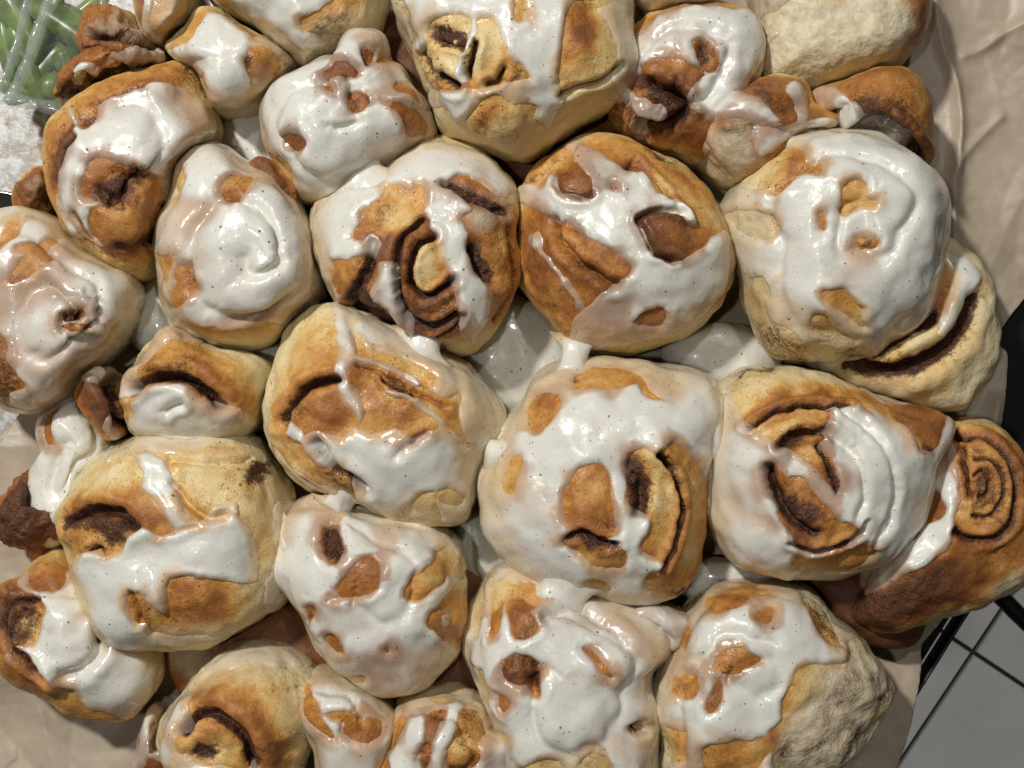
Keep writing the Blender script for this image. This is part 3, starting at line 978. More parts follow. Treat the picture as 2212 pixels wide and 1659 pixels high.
# top centre, tall
roll('cinnamon_roll', 'tallest roll at top centre with pale doughy coil and long icing run', 'D',
     "860,50 850,-30 900,-90 1130,-110 1330,-80 1365,10 1382,110 1368,190 1310,245 1235,290 1150,345 1110,352 1060,335 970,302 940,255 930,205 895,130",
     ('D', "1050,120"), 0.046, 0.025, turns=0, brown0=0.20, browntop=0.16,
     ice=[('+', 'b', "440,60 330,0 300,-120 1900,-120 1900,100 1850,60 1700,0 1560,0 1470,60 1440,160 1430,300 1410,420 1410,560 1450,650 1420,760 1350,860 1260,780 1280,700 1150,670 1060,640 1000,610 900,640 830,740 740,800 700,740 620,690 560,680 560,610 620,590 760,570 950,560 1050,530 1180,510 1220,500 1160,430 1080,370 1050,290 1010,190 950,130 870,130 890,200 830,320 820,420 830,540 770,540 770,440 800,310 830,200 830,120 740,90 660,100 590,140 560,200 560,330 500,320 480,260 440,200"),
          ('+', 'b', "320,60 440,120 475,260 430,330 350,260"), ('+', 'b', "1850,40 1910,180 1910,350 1880,560 1800,620 1740,520 1770,300 1720,150 1650,60"),
          ('-', 'b', "1130,30 1180,10 1190,80 1160,160 1130,140")],
     thin=[('b', "1640,40 1920,40 1920,640 1740,620 1760,300", 0.35), ('b', "300,60 440,100 480,300 340,320", 0.5), ('b', "960,540 1200,540 1300,660 1020,640", 0.5), ('b', "1200,30 1280,60 1260,220 1190,180", 0.35)],
     cin=[('b', "590,160 640,150 720,190 810,230 800,310 720,270 640,270 600,240", 1.2, 1.5), ('b', "860,330 850,430 820,430 840,340", 0.8), ('b', "500,360 560,350 620,450 700,520 760,560 700,575 600,540", 0.42),
          ('b', "1050,520 1130,410 1160,440 1220,500 1150,530", 0.5), ('b', "850,790 900,720 960,740 930,850 880,860", 0.45)],
     grv=[('b', "540,330 600,440 690,510 760,545", 26, 3.0, 0.6), ('b', "870,290 850,420 830,500", 26, 3.0, 0.6), ('b', "1060,440 1010,520 950,545", 22, 2.5, 0.5), ('b', "1430,630 1520,580 1700,520 1790,420", 22, 1.8, 0.0), ('b', "640,280 760,300 800,330", 16, 1.5, 0.4)],
     brn=[('b', "560,110 1030,110 1060,420 960,540 620,520 540,330", 0.12), ('b', "1440,220 1500,60 1600,60 1650,250 1560,330 1450,380", 0.6), ('b', "860,760 1000,640 1070,690 960,800", 0.55), ('b', "1080,100 1200,100 1200,160 1100,160", 0.5), ('b', "1480,600 1800,480 1850,600 1700,760 1350,980 1100,1040 1400,800", 0.02), ('b', "660,760 1000,900 1100,1050 900,980 700,900", 0.2)],
     crm=[('b', "1000,960 1200,960 1240,1000 1100,1060", 0.6)],
     bmp=[('b', 700, 380, 140, 2.0), ('b', 960, 320, 130, 2.2), ('b', 1000, 740, 160, 2.0), ('b', 1580, 240, 160, 2.5)])
# brown glazed, right of the open spiral
roll('cinnamon_roll', 'shiny orange brown knotted roll streaked with icing, right of the open spiral', 'D',
     "1128,410 1180,352 1230,308 1290,297 1340,300 1400,328 1480,368 1540,420 1568,490 1582,560 1562,640 1520,700 1440,742 1350,762 1270,757 1222,742 1170,685 1122,620 1118,500",
     ('D', "1340,520"), 0.036, 0.027, turns=0, brown0=0.55, browntop=0.2,
     ice=[('+', 'b', "1450,950 1500,900 1560,900 1620,960 1700,1000 1800,1060 1850,1110 1950,1110 2000,1180 2040,1250 2150,1290 2212,1350 2290,1440 2230,1480 2160,1400 2060,1380 1950,1390 1910,1430 1960,1520 2010,1620 2090,1700 2200,1680 2330,1600 2450,1500 2540,1560 2540,1750 2480,1900 2350,2020 2200,2140 2000,2200 1900,2230 1700,2260 1560,2250 1500,2170 1520,2060 1590,1990 1680,1900 1770,1850 1850,1790 1880,1720 1780,1640 1600,1540 1450,1430 1390,1470 1340,1400 1250,1360 1180,1320 1100,1290 1160,1230 1300,1200 1400,1150 1430,1180 1400,1230 1450,1270 1560,1290 1630,1270 1640,1210 1580,1100 1520,1050 1500,980"),
          ('-', 'e', "1920,400 2040,330 2110,370 2080,450 1980,460 1910,440"), ('-', 'b', "1745,1185 1790,1200 1795,1240 1760,1230"),
          ('s+', 'b', "1248,1550 1250,1565", 44), ('s+', 'b', "1270,1580 1310,1650 1360,1720", 10), ('s+', 'e', "1350,20 1400,100 1450,180", 13), ('s+', 'e', "1450,170 1490,220 1550,320", 20)],
     thin=[('e', "1480,560 1500,400 1600,300 1750,240 1900,260 1900,420 2150,420 2200,520 1900,600 1600,600", 0.22), ('b', "1500,930 1700,1020 1850,1120 1750,1180 1600,1080", 0.5)],
     grv=[('e', "1375,-250 1400,-140 1480,-30 1600,80 1780,190", 30, 3.0, 0.25), ('b', "1200,1200 1320,1100 1430,1020 1500,980", 20, 2.0, 0.3), ('b', "1420,1160 1400,1220 1450,1290 1560,1310 1640,1270", 16, 2.5, 0.15), ('b', "2200,1400 2080,1370 1920,1420 1960,1540 2020,1640 2150,1690", 18, 2.6, 0.2),
          ('b', "1850,1090 1900,1040 2000,1130 2100,1250 2200,1400", 18, 1.8, 0.25)],
     brn=[('b', "1130,1500 1200,1380 1340,1380 1480,1560 1700,1760 1600,1960 1500,2100 1350,2000 1180,1800", 0.62), ('b', "1390,1440 1600,1560 1850,1700 1780,1840 1600,1720 1420,1560", 0.40), ('b', "1160,1200 1300,1060 1480,960 1500,1000 1420,1130 1300,1180", 0.26),
          ('b', "2000,1100 2212,1180 2420,1350 2540,1560 2400,1500 2212,1320 2040,1200", 0.24), ('b', "1780,880 2000,960 2050,1050 1860,1060 1700,980", 0.36)],
     bmp=[('b', 1520, 1200, 120, 3.0), ('b', 2070, 1520, 150, 3.2), ('b', 1600, 1600, 150, 1.6), ('b', 1350, 1750, 200, 1.6), ('b', 2150, 1950, 220, 1.2)],
     cin=[('b', "1980,985 2100,1020 2200,1060 2150,1060 2040,1020", 0.9)])
# right, big white
roll('cinnamon_roll', 'large white iced roll on the right with a small bare core, above the torn one', 'D',
     "1568,430 1620,370 1690,312 1760,290 1850,300 1930,330 1990,372 2022,420 2032,500 2020,570 2000,640 1965,715 1905,750 1825,780 1740,782 1670,770 1630,720 1610,650 1588,560 1562,480",
     ('D', "1850,455"), 0.042, 0.028, turns=1.8, phase=0.2, amp=0.0022, cinsp=0.4, brown0=0.24, T=1.15,
     ice=['full', ('-', 'c', "380,1180 480,1060 600,980 720,960 800,980 800,1050 880,1060 910,1110 870,1140 780,1130 700,1150 650,1220 590,1250 520,1200 420,1230"),
          ('-', 'c', "1040,1220 1110,1175 1180,1200 1190,1270 1250,1300 1240,1340 1150,1340 1060,1400 1020,1370 1030,1300"), ('-', 'c', "885,1400 910,1380 930,1430 918,1490 885,1480"),
          ('-', 'c', "1130,1540 1200,1530 1270,1560 1250,1610 1160,1620 1130,1590"), ('-', 'c', "290,1390 400,1365 530,1390 580,1450 560,1550 480,1550 380,1490"),
          ('-', 'f', "900,230 1000,215 1080,250 1120,310 1160,330 1160,400 1180,460 1100,420 1020,350 950,300"), ('-', 'f', "840,370 900,360 960,420 1020,490 1110,540 1080,580 980,560 890,530 830,440"),
          ('-', 'f', "430,150 530,140 560,200 540,300 560,420 700,480 770,540 760,600 790,680 700,690 620,650 500,600 420,500 400,400 400,250"), ('-', 'f', "760,570 900,560 1080,590 1230,590 1150,680 1000,690 850,660")],
     thin=[('c', "700,960 900,1000 960,1120 880,1160 760,1060", 0.3), ('f', "450,240 700,260 900,350 900,560 700,520 520,440", 0.45), ('c', "1600,1150 1700,1400 1660,1659 1560,1659 1640,1400", 0.6)],
     crm=[('c', "280,1380 400,1350 540,1380 590,1450 570,1570 480,1570 370,1510", 0.8), ('f', "540,300 560,420 700,480 770,540 720,480 600,440", 0.6), ('f', "420,160 540,140 560,440 440,460", 0.4)],
     cin=[('f', "400,400 560,430 760,560 790,680 620,660 460,560", 0.45), ('c', "1130,1540 1200,1530 1270,1560 1250,1610 1160,1620", 0.5), ('c', "620,1240 660,1180 700,1140 660,1160 600,1200", 0.5), ('f', "1000,610 1200,590 1150,680 1000,690", 0.5)],
     brn=[('c', "640,1000 800,960 880,1060 700,1160 600,1250", 0.58), ('c', "400,1200 480,1080 640,980 600,1100 500,1200", 0.12), ('f', "430,150 560,200 560,420 770,540 790,680 500,600 400,400", 0.30), ('c', "880,1380 930,1380 930,1500 880,1500", 0.6)],
     bmp=[('c', 1130, 1290, 110, -1.0), ('c', 1150, 1440, 90, -1.6)])
# underneath it, unrolled
roll('cinnamon_roll', 'pale torn roll with unwinding layers at the right edge, above the paper corner', 'f',
     "1660,-120 1840,0 1925,120 1985,320 2015,500 1970,740 1860,910 1740,1010 1450,970 1240,890 1000,790 900,720 800,650 900,100 1400,-100",
     ('f', "1450,400"), 0.026, 0.018, n=3.2, turns=0, brown0=0.10, browntop=0.0, nomerge=True,
     ice=[('+', 'f', "1640,-80 1830,0 1920,120 1890,250 1830,380 1740,500 1650,540 1640,430 1700,260 1740,120 1680,0")],
     thin=[('f', "1640,380 1740,420 1700,560 1640,540", 0.5)],
     grv=[('f', "1260,590 1420,480 1600,400", 60, 4.5, 1.1), ('f', "1100,690 1330,735 1560,680 1690,590 1810,430 1880,280", 60, 5.0, 1.0)],
     brn=[('f', "1540,220 1640,30 1700,120 1700,300 1640,420 1520,320", 0.5), ('f', "1300,540 1500,470 1650,430 1600,560 1400,650 1250,650", 0.12)],
     crm=[('f', "1860,200 2015,300 2030,520 1900,900 1700,1000 1760,800 1900,560", 0.6), ('f', "1000,760 1500,800 1700,980 1300,920", 0.4)],
     cin=[('f', "1700,560 1850,350 1900,220 1960,260 1880,440 1760,620", 0.45)])
# right of centre spiral
roll('cinnamon_roll', 'spiral roll right of centre with golden outer band and bubble on the icing', 'D',
     "1540,840 1580,808 1630,788 1720,797 1800,818 1900,858 2010,882 2042,908 2032,960 2012,1010 1992,1070 1960,1140 1900,1208 1820,1240 1730,1246 1640,1240 1562,1200 1530,1130 1518,1000 1522,900",
     ('D', "1745,1045"), 0.038, 0.027, turns=0, brown0=0.34, T=1.0,
     ice=['full', ('-', 'f', "330,800 400,740 470,700 700,740 950,790 1130,820 1250,900 1300,960 1480,950 1700,980 1680,1080 1660,1180 1620,1270 1520,1240 1480,1130 1380,1060 1200,1000 1050,970 930,980 780,985 640,1010 520,1060 440,1110 400,1060 370,1000 330,950 310,860"),
          ('-', 'f', "470,1110 600,1020 800,990 940,1010 930,1090 900,1130 760,1140 680,1170 620,1220 540,1180"), ('-', 'f', "620,1220 700,1160 880,1140 920,1180 880,1230 960,1310 990,1400 1010,1490 980,1560 900,1450 850,1400 770,1380 780,1320 700,1270"),
          ('-', 'f', "550,1360 640,1370 690,1440 760,1420 830,1500 900,1600 960,1650 1020,1720 1090,1720 1120,1770 1080,1850 1000,1890 870,1910 750,1900 720,1810 640,1720 600,1600 560,1500"),
          ('-', 'i', "760,290 900,275 1060,220 1180,200 1240,230 1150,330 1000,400 850,410 720,390 740,330"),
          ('s+', 'f', "410,1150 520,1220 640,1300 730,1350", 42), ('s+', 'f', "700,1340 800,1390 860,1450 940,1540", 38), ('+', 'f', "1150,840 1240,860 1300,930 1280,950 1200,910 1150,880")],
     thin=[('f', "930,980 1100,1010 1300,1120 1440,1250 1480,1130 1200,1010", 0.55), ('f', "300,1480 480,1400 560,1600 660,1750 600,1850 350,1700", 0.55), ('f', "1000,1400 1160,1420 1150,1500 1000,1560", 0.4), ('i', "200,250 500,330 720,400 500,430 250,380", 0.35), ('i', "450,20 600,40 650,100 550,120", 0.3)],
     grv=[('f', "440,1115 560,1030 720,985 930,975 1080,985", 20, 4.0), ('f', "620,1225 690,1165 790,1140 930,1128", 24, 4.0), ('f', "560,1370 590,1500 640,1620 740,1740 850,1790", 34, 3.5), ('i', "700,190 850,245 1000,215 1100,150 1180,60", 18, 3.5), ('f', "1000,1000 1200,1140 1330,1320 1370,1520 1340,1700 1240,1840", 22, 2.6, 0.3), ('f', "930,1150 1080,1270 1160,1420 1170,1560 1120,1680", 22, 2.4, 0.4), ('f', "880,1240 960,1400 1000,1540", 22, 2.0, 0.7)],
     cin=[('f', "620,1220 690,1165 780,1150 720,1240 710,1290", 1.0), ('f', "560,1380 640,1480 760,1590 850,1659 840,1730 700,1690 620,1590", 0.9), ('f', "1490,1150 1560,1230 1650,1230 1610,1350 1560,1330", 0.7), ('f', "340,790 400,730 560,700 620,710 480,740", 1.0), ('i', "640,-60 900,-10 1000,20 900,50 760,20", 0.6)],
     brn=[('f', "560,900 900,840 1200,900 1300,960 1500,960 1700,1000 1650,1200 1480,1130 1300,1020 900,960 600,1000 450,1080", 0.55), ('f', "330,800 600,740 900,800 700,840 480,900 380,1000", 0.10), ('f', "1300,960 1700,990 1650,1200 1500,1120", 0.72), ('f', "480,1100 800,1000 930,1060 620,1200", 0.34), ('i', "720,400 800,290 1240,210 1150,330", 0.42), ('f', "780,1260 900,1230 950,1330 850,1400", 0.4)],
     bmp=[('f', 850, 1310, 90, 2.0)])
# big roll in the centre
roll('cinnamon_roll', 'big white topped roll at the middle with golden core and dark twin coils', 'D',
     "1130,850 1162,800 1230,775 1320,773 1430,785 1522,810 1552,860 1535,930 1525,1050 1512,1180 1482,1258 1430,1297 1340,1292 1220,1272 1110,1222 1050,1150 1035,1050 1050,980 1082,925",
     ('D', "1330,1050"), 0.038, 0.028, turns=0, brown0=0.36, T=1.15,
     ice=['full', ('-', 'e', "1560,1370 1650,1340 1700,1360 1730,1440 1740,1550 1760,1659 1780,1750 1790,1800 1720,1830 1600,1820 1500,1790 1430,1640 1430,1560 1470,1470"),
          ('-', 'e', "1870,1290 1950,1240 2060,1280 2130,1200 2250,1270 2340,1400 2420,1560 2440,1750 2400,1950 2330,2100 2200,2200 2080,2250 1980,2160 2000,2060 2080,1980 1990,1940 1940,1880 2000,1760 2000,1680 1900,1640 1850,1560 1850,1400"),
          ('-', 'h', "1450,170 1520,120 1620,150 1740,190 1850,250 1840,320 1790,380 1650,340 1550,260 1440,200"), ('-', 'e', "1490,800 1600,740 1800,730 1940,780 2010,870 2090,930 1990,920 1920,840 1820,850 1740,880 1650,860 1530,870"),
          ('-', 'e', "1210,960 1300,900 1400,910 1410,980 1340,1080 1260,1140 1210,1120 1200,1040"), ('-', 'e', "1110,1310 1160,1300 1150,1420 1110,1530 1060,1520 1050,1440"), ('-', 'h', "1570,445 1640,440 1740,510 1690,530 1600,490")],
     thin=[('e', "1180,760 1500,700 2000,720 2250,860 2150,1000 2000,880 1800,800 1500,880 1350,900 1200,980", 0.35), ('e', "960,1300 1100,1180 1180,1300 1120,1560 1040,1700 960,1620", 0.4)],
     grv=[('e', "2060,1285 2150,1400 2195,1560 2200,1700 2170,1860 2090,2010", 20, 3.8), ('e', "1950,1480 1960,1580 1930,1680", 40, 2.0), ('h', "1470,160 1560,130 1700,200 1790,200", 24, 2.2, 0.7)],
     cin=[('e', "1850,1340 1900,1310 1950,1400 2020,1480 2010,1560 1980,1670 1900,1670 1860,1560", 1.1, 1.5), ('h', "1540,150 1600,140 1680,170 1720,200 1640,240 1580,210", 1.2, 1.5), ('h', "1500,190 1800,210 1830,240 1600,260", 0.35), ('h', "1680,70 1780,70 1780,130 1700,130", 0.5), ('e', "1480,800 1560,780 1560,860 1510,870", 0.5), ('e', "2100,2150 2300,2130 2250,2210 2150,2230", 0.6)],
     brn=[('e', "1430,1450 1560,1370 1700,1360 1760,1659 1780,1820 1500,1790", 0.46), ('e', "1480,800 1600,730 1900,750 2090,930 1850,860 1600,870", 0.42), ('e', "1200,900 1410,900 1340,1100 1210,1140", 0.56), ('e', "1900,1260 2120,1260 2180,1700 2040,1950 2000,1660 2000,1480", 0.24), ('e', "2200,1280 2420,1500 2440,1900 2200,2200 2000,2200 2200,1900 2250,1600", 0.36)],
     bmp=[('e', 1600, 1600, 150, 3.0), ('e', 2090, 1600, 90, 1.5)])
# left of centre
roll('cinnamon_roll', 'streaky roll left of centre with orange folds and thin icing strings', 'D',
     "635,695 680,665 725,655 780,670 850,708 950,758 1020,798 1062,840 1090,900 1080,960 1045,1020 1022,1115 960,1140 860,1120 760,1085 655,1052 602,985 574,900 580,830 606,755",
     ('D', "810,880"), 0.037, 0.027, turns=0, brown0=0.24, browntop=0.15,
     ice=[('+', 'D', "655,945 690,930 740,945 765,920 800,935 850,925 890,945 960,920 1000,950 1035,1000 1025,1060 1012,1110 960,1132 938,1060 890,1085 850,1112 790,1090 770,1055 745,1012 700,1005 660,980"),
          ('+', 'e', "430,480 640,620 760,740 780,800 740,900 660,920 560,860 610,800 520,710 330,640 200,600 90,500 60,400 -60,310 100,330 280,440"), ('+', 'e', "-60,310 60,330 60,420 80,520 110,640 60,720 60,800 120,900 160,1000 120,1080 60,1000 -10,900 -40,760 -30,600 -40,450"),
          ('s+', 'e', "40,665 150,670 260,700 360,740 450,800 480,830", 26), ('s+', 'e', "300,880 390,910 460,920 550,1010 640,1080", 22), ('s+', 'd', "1930,1180 1900,1100 1960,1180", 40),
          ('+', 'D', "1000,790 1070,840 1100,900 1090,960 1050,1030 1030,1110 1000,1020 1010,960 990,900 995,850"), ('+', 'D', "850,700 960,750 1020,790 1000,850 960,800 880,740"), ('+', 'D', "600,980 660,1050 770,1085 860,1125 850,1100 780,1075 690,1045 640,1010"),
          ('-', 'e', "620,1520 700,1510 790,1560 740,1620 640,1590"), ('s-', 'e', "800,1220 830,1240", 14)],
     thin=[('D', "990,780 1110,840 1110,960 1040,1060 990,1000 1000,900", 0.5), ('e', "-150,1100 100,1080 400,1050 700,1100 860,1150 800,1300 640,1180 400,1300 200,1150 0,1180", 0.28), ('e', "560,700 800,720 900,1000 860,1300 760,1000", 0.5), ('e', "640,1400 900,1300 860,1660 700,1600", 0.6)],
     grv=[('d', "1850,1080 1890,960 1990,860 2100,810 2200,800", 34, 4.0, 0.7), ('e', "100,700 250,760 400,830 560,930 680,990", 18, 1.6, 0.25), ('e', "-150,1200 -60,1330 60,1410 170,1500", 34, 3.5, 0.8), ('e', "280,800 380,860 470,900", 20, 2.0, 0.5), ('e', "350,1300 450,1210 540,1160", 24, 1.6, 0.15), ('d', "1780,1240 1960,1440 2200,1560", 16, 1.0, 0.2)],
     cin=[('e', "0,1390 60,1390 150,1470 160,1500 0,1500 -150,1370 -200,1290", 0.5), ('d', "1850,1060 1900,940 2000,870 1960,1000 1900,1080", 0.55)],
     brn=[('d', "1960,1080 2010,960 2120,860 2212,900 2280,1000 2250,1120 2100,1120", 0.56), ('e', "90,690 300,700 600,880 660,980 560,940 300,800 110,720", 0.56), ('e', "160,860 300,850 480,940 520,1040 300,1090 220,1000", 0.58), ('d', "1900,760 2050,640 2160,620 2170,740 2000,820", 0.42), ('e', "100,540 300,600 620,800 600,850 500,720 280,620", 0.36)],
     bmp=[('d', 2120, 980, 110, 2.2), ('e', 330, 980, 160, 2.0), ('d', 2060, 720, 150, 1.8)])
# left edge
roll('cinnamon_roll', 'thinly glazed roll cut by the left edge with a tiny dark swirl eye', 'D',
     "-10,480 40,455 110,468 160,508 220,558 292,600 312,640 282,720 222,790 162,860 102,892 40,887 -30,855 -90,760 -100,620 -60,520",
     ('D', "165,690"), 0.036, 0.026, turns=2.2, phase=0.75, amp=0.0018, cinsp=0.25, brown0=0.42, thin0=0.62,
     ice=['full', ('-', 'd', "60,160 110,60 200,-10 330,-10 350,30 200,110 120,160"), ('-', 'a', "130,1600 250,1560 360,1560 300,1640 150,1650"), ('-', 'a', "0,1500 130,1420 90,1560 0,1640"), ('-', 'd', "410,370 500,350 560,370 520,420 410,420"), ('-', 'd', "390,435 500,445 590,435 560,480 480,490 420,470"),
          ('-', 'd', "-80,560 0,500 40,600 40,680 150,830 130,860 60,900 60,960 0,930 -100,800"), ('-', 'd', "20,950 100,970 200,1010 60,985")],
     grv=[('d', "410,390 400,470 450,530 540,540 600,500", 16, 1.5, 0.5), ('d', "560,240 640,290 690,340 650,370", 20, 1.0, 0.35), ('d', "320,280 420,255 520,260", 16, 0.8, 0.3)],
     cin=[('d', "405,375 500,350 560,370 520,425 410,425", 1.1, 2.0), ('d', "-60,600 0,560 60,700 170,860 60,980 -60,900", 0.45)],
     brn=[('d', "-80,200 110,40 200,-60 360,-30 350,40 120,160", 0.56), ('d', "200,880 380,860 340,980 220,980", 0.65)])
# small one left of centre-left
roll('cinnamon_roll', 'roll with golden hood over a white iced mouth, above the lower left roll', 'd',
     "870,800 940,680 1020,560 1150,435 1250,490 1450,580 1700,640 1800,720 1760,900 1700,1100 1560,1170 1250,1180 920,1140 865,980 850,880",
     ('d', "1230,860"), 0.030, 0.026, turns=0, brown0=0.25, browntop=0.1,
     ice=[('+', 'd', "920,900 1000,840 1100,820 1210,840 1290,900 1380,950 1500,970 1600,1020 1680,1060 1690,1130 1560,1170 1250,1190 900,1150 870,1000"), ('+', 'd', "1000,570 1150,430 1250,480 1340,550 1300,600 1150,590 1030,640 930,760 890,860 850,930 800,880 800,780 850,700")],
     thin=[('d', "1000,570 1150,430 1250,480 1340,550 1300,600 1150,590 1030,640 930,760 890,860 780,900 800,700", 0.35)],
     grv=[('d', "880,880 960,805 1080,785 1230,805 1340,880 1420,955", 36, 5.0, 0.9), ('d', "1080,990 1130,965 1200,940", 20, 2.2, 0.3)],
     cin=[('d', "1080,680 1240,690 1200,780 960,770 1000,720", 0.35)],
     brn=[('d', "900,780 1000,690 1250,700 1450,800 1650,950 1700,1050 1450,960 1300,840 1080,760 920,820", 0.52)],
     bmp=[('d', 1200, 690, 170, 2.0), ('d', 1300, 1030, 200, 1.0)])
# lower left
roll('cinnamon_roll', 'wide roll at lower left with icing tongue over smooth brown flank', 'D',
     "148,1095 178,1030 215,985 260,955 330,925 430,922 540,930 592,985 625,1050 645,1150 630,1270 565,1340 480,1382 370,1402 262,1397 212,1352 180,1270 155,1180",
     ('D', "370,1160"), 0.036, 0.027, turns=0, brown0=0.28, browntop=0.12,
     ice=[('+', 'g', "460,330 560,250 650,250 700,290 800,230 860,150 900,90 960,110 1060,150 1180,110 1300,60 1360,20 1480,30 1580,70 1660,200 1680,440 1500,450 1300,430 1150,420 1090,470 1090,620 1050,670 980,620 930,540 880,510 840,560 850,640 890,720 960,720 990,800 1200,810 1450,790 1300,850 1050,890 900,900 760,880 700,830 640,740 580,640 530,500"),
          ('+', 'd', "850,1270 1000,1300 1100,1380 1150,1480 1180,1590 1250,1700 1300,1720 1200,1790 1100,1760 1040,1620 920,1500 950,1420"), ('+', 'd', "650,1270 850,1180 1050,1130 1300,1130 1500,1100 1680,1130 1560,1190 1300,1250 1100,1300 900,1270 700,1340"),
          ('s+', 'd', "1380,1660 1480,1620 1500,1660", 28), ('+', 'D', "585,1100 640,1080 660,1180 640,1300 590,1320 570,1270 600,1200")],
     thin=[('d', "650,1270 850,1180 1050,1130 1500,1090 1700,1130 1300,1260 1000,1310", 0.5), ('g', "1500,50 1700,200 1700,460 1560,440 1600,200", 0.45), ('g', "1000,800 1450,780 1250,870", 0.35)],
     grv=[('g', "435,80 520,10 640,-20 780,10 870,80", 40, 4.0, 1.0), ('d', "1130,1480 1220,1600 1350,1700 1450,1700", 24, 1.6, 0.0), ('g', "860,520 900,600 930,700", 14, 1.5, 0.2), ('d', "1100,1340 1300,1350 1600,1330", 20, 1.0, 0.0), ('g', "580,240 640,225 670,250", 16, 2.2, 0.6)],
     cin=[('g', "430,-20 560,20 700,-10 850,50 840,140 790,200 700,190 600,80 460,110", 0.75), ('d', "1560,1400 1700,1330 1790,1290 1760,1420 1670,1470", 0.8), ('d', "1200,1240 1500,1200 1750,1200 1700,1330 1300,1290", 0.2)],
     brn=[('g', "700,-80 900,-40 1100,60 1180,100 1000,130 850,60 600,-60 470,-30 520,-100", 0.62), ('g', "1110,440 1400,450 1520,580 1350,720 1100,740 1000,780 1080,640", 0.60), ('d', "1200,1400 1850,1400 1900,1600 1700,1700 1300,1620", 0.10), ('d', "720,1340 900,1300 1000,1400 700,1520 560,1560", 0.12), ('g', "1500,460 1750,440 1800,560 1600,680", 0.12), ('g', "440,120 560,80 700,190 600,240 460,280", 0.42)],
     bmp=[('g', 1000, 40, 180, 1.5), ('g', 560, 140, 110, 2.0), ('g', 1300, 580, 200, 1.0), ('d', 1000, 1400, 160, 1.4)],
     crm=[('g', "1000,790 1500,680 1800,520 1850,560 1600,720 1300,840", 0.5), ('d', "1250,1300 1700,1250 1750,1330 1300,1370", 0.3)])
# bottom left low
roll('cinnamon_roll', 'low roll at bottom left on the parchment with brown rind and glossy icing bulge', 'g',
     "-5,570 120,410 300,260 440,200 580,330 740,500 920,690 1070,870 1055,1080 965,1250 850,1342 720,1335 560,1300 360,1205 140,1085 30,950 -12,850 -20,690",
     ('g', "420,790"), 0.024, 0.022, turns=0, brown0=0.62, browntop=-0.1,
     ice=[('+', 'g', "250,540 400,530 520,520 580,650 660,800 760,840 1070,870 1055,1080 965,1240 850,1330 700,1300 560,1270 480,1150 380,1080 310,1050 280,960 200,900 120,880 150,840 230,850 260,780 300,680 280,600"), ('+', 'g', "125,410 190,370 195,480 280,520 400,500 420,400 480,380 560,600 480,560 250,550 150,500")],
     thin=[('g', "125,400 200,370 195,480 400,500 560,620 300,560 140,510", 0.45), ('g', "520,1180 700,1230 900,1240 850,1340 560,1300", 0.35)],
     grv=[('g', "60,560 40,680 90,840 180,950 310,1060", 34, 6.0, 0.9), ('g', "250,560 130,590 80,680 110,790", 24, 2.5, 0.8), ('g', "180,640 130,720 150,800", 14, 1.8, 0.6), ('g', "640,760 640,900 560,1000 420,1040", 34, 3.0, 0.0)],
     cin=[('g', "80,600 200,540 280,570 290,680 230,840 120,810 70,700", 0.55)],
     brn=[('g', "190,440 300,370 440,300 450,420 300,510", 0.72), ('g', "140,700 270,640 270,780 200,830", 0.25), ('g', "300,1080 480,1170 560,1280 400,1220", 0.28)],
     bmp=[('g', 440, 760, 180, 2.5), ('g', 800, 1060, 220, 2.0)])
# bottom centre-left
roll('cinnamon_roll', 'iced roll below centre left with an oval dark hole and three orange windows', 'D',
     "618,1150 640,1085 700,1060 770,1078 850,1108 940,1130 1000,1180 1007,1280 1002,1400 962,1440 900,1482 820,1482 740,1442 682,1372 640,1290 610,1220",
     ('D', "800,1250"), 0.034, 0.027, turns=1.3, phase=0.4, amp=0.0014, cinsp=0.2, brown0=0.45, T=1.0,
     ice=['full', ('-', 'g', "2100,60 2175,45 2215,150 2205,310 2140,345 2065,265 2070,140"), ('-', 'h', "0,560 -30,500 40,400 130,310 180,290 220,310 255,380 250,470 160,530 80,560 -60,545"), ('-', 'h', "410,540 440,450 520,390 600,320 680,350 690,410 620,480 520,560 460,580"),
          ('-', 'h', "555,720 570,650 680,560 720,500 790,520 815,650 805,840 700,850 620,780"), ('-', 'h', "640,250 730,260 800,400 700,400 610,320"), ('-', 'h', "50,1050 150,1060 140,1095 60,1080"), ('-', 'g', "1985,620 2040,600 2050,650 1995,710"), ('-', 'h', "280,885 305,880 315,905 290,915"), ('-', 'g', "2110,800 2160,780 2212,850 2230,900 2150,870"),
          ('s+', 'h', "660,680 665,715", 24), ('s+', 'h', "430,620 560,560 640,510 700,470", 24)],
     thin=[('h', "180,100 350,100 420,250 260,330 200,250", 0.3), ('h', "200,860 500,820 560,1000 300,1050", 0.55), ('h', "520,840 800,850 760,1000 640,1010", 0.4), ('h', "0,880 200,900 400,1080 100,1080 0,1000", 0.35)],
     cin=[('g', "2105,75 2170,60 2205,150 2195,295 2140,325 2080,250 2080,150", 1.4, 2.6), ('g', "1985,620 2040,600 2050,650 1995,710", 0.5)],
     brn=[('g', "2080,60 2200,40 2220,300 2140,345 2070,260", 0.6), ('h', "-60,560 40,380 200,280 270,400 200,530", 0.58), ('h', "400,600 440,440 600,330 700,400 500,570", 0.40), ('h', "550,720 720,500 820,520 810,680 600,700", 0.38), ('h', "580,760 800,700 810,860 700,850", 0.58), ('h', "620,250 780,240 800,400", 0.22)],
     bmp=[('h', 120, 430, 130, 1.8), ('h', 560, 460, 120, 1.5), ('h', 690, 700, 130, 1.5)])
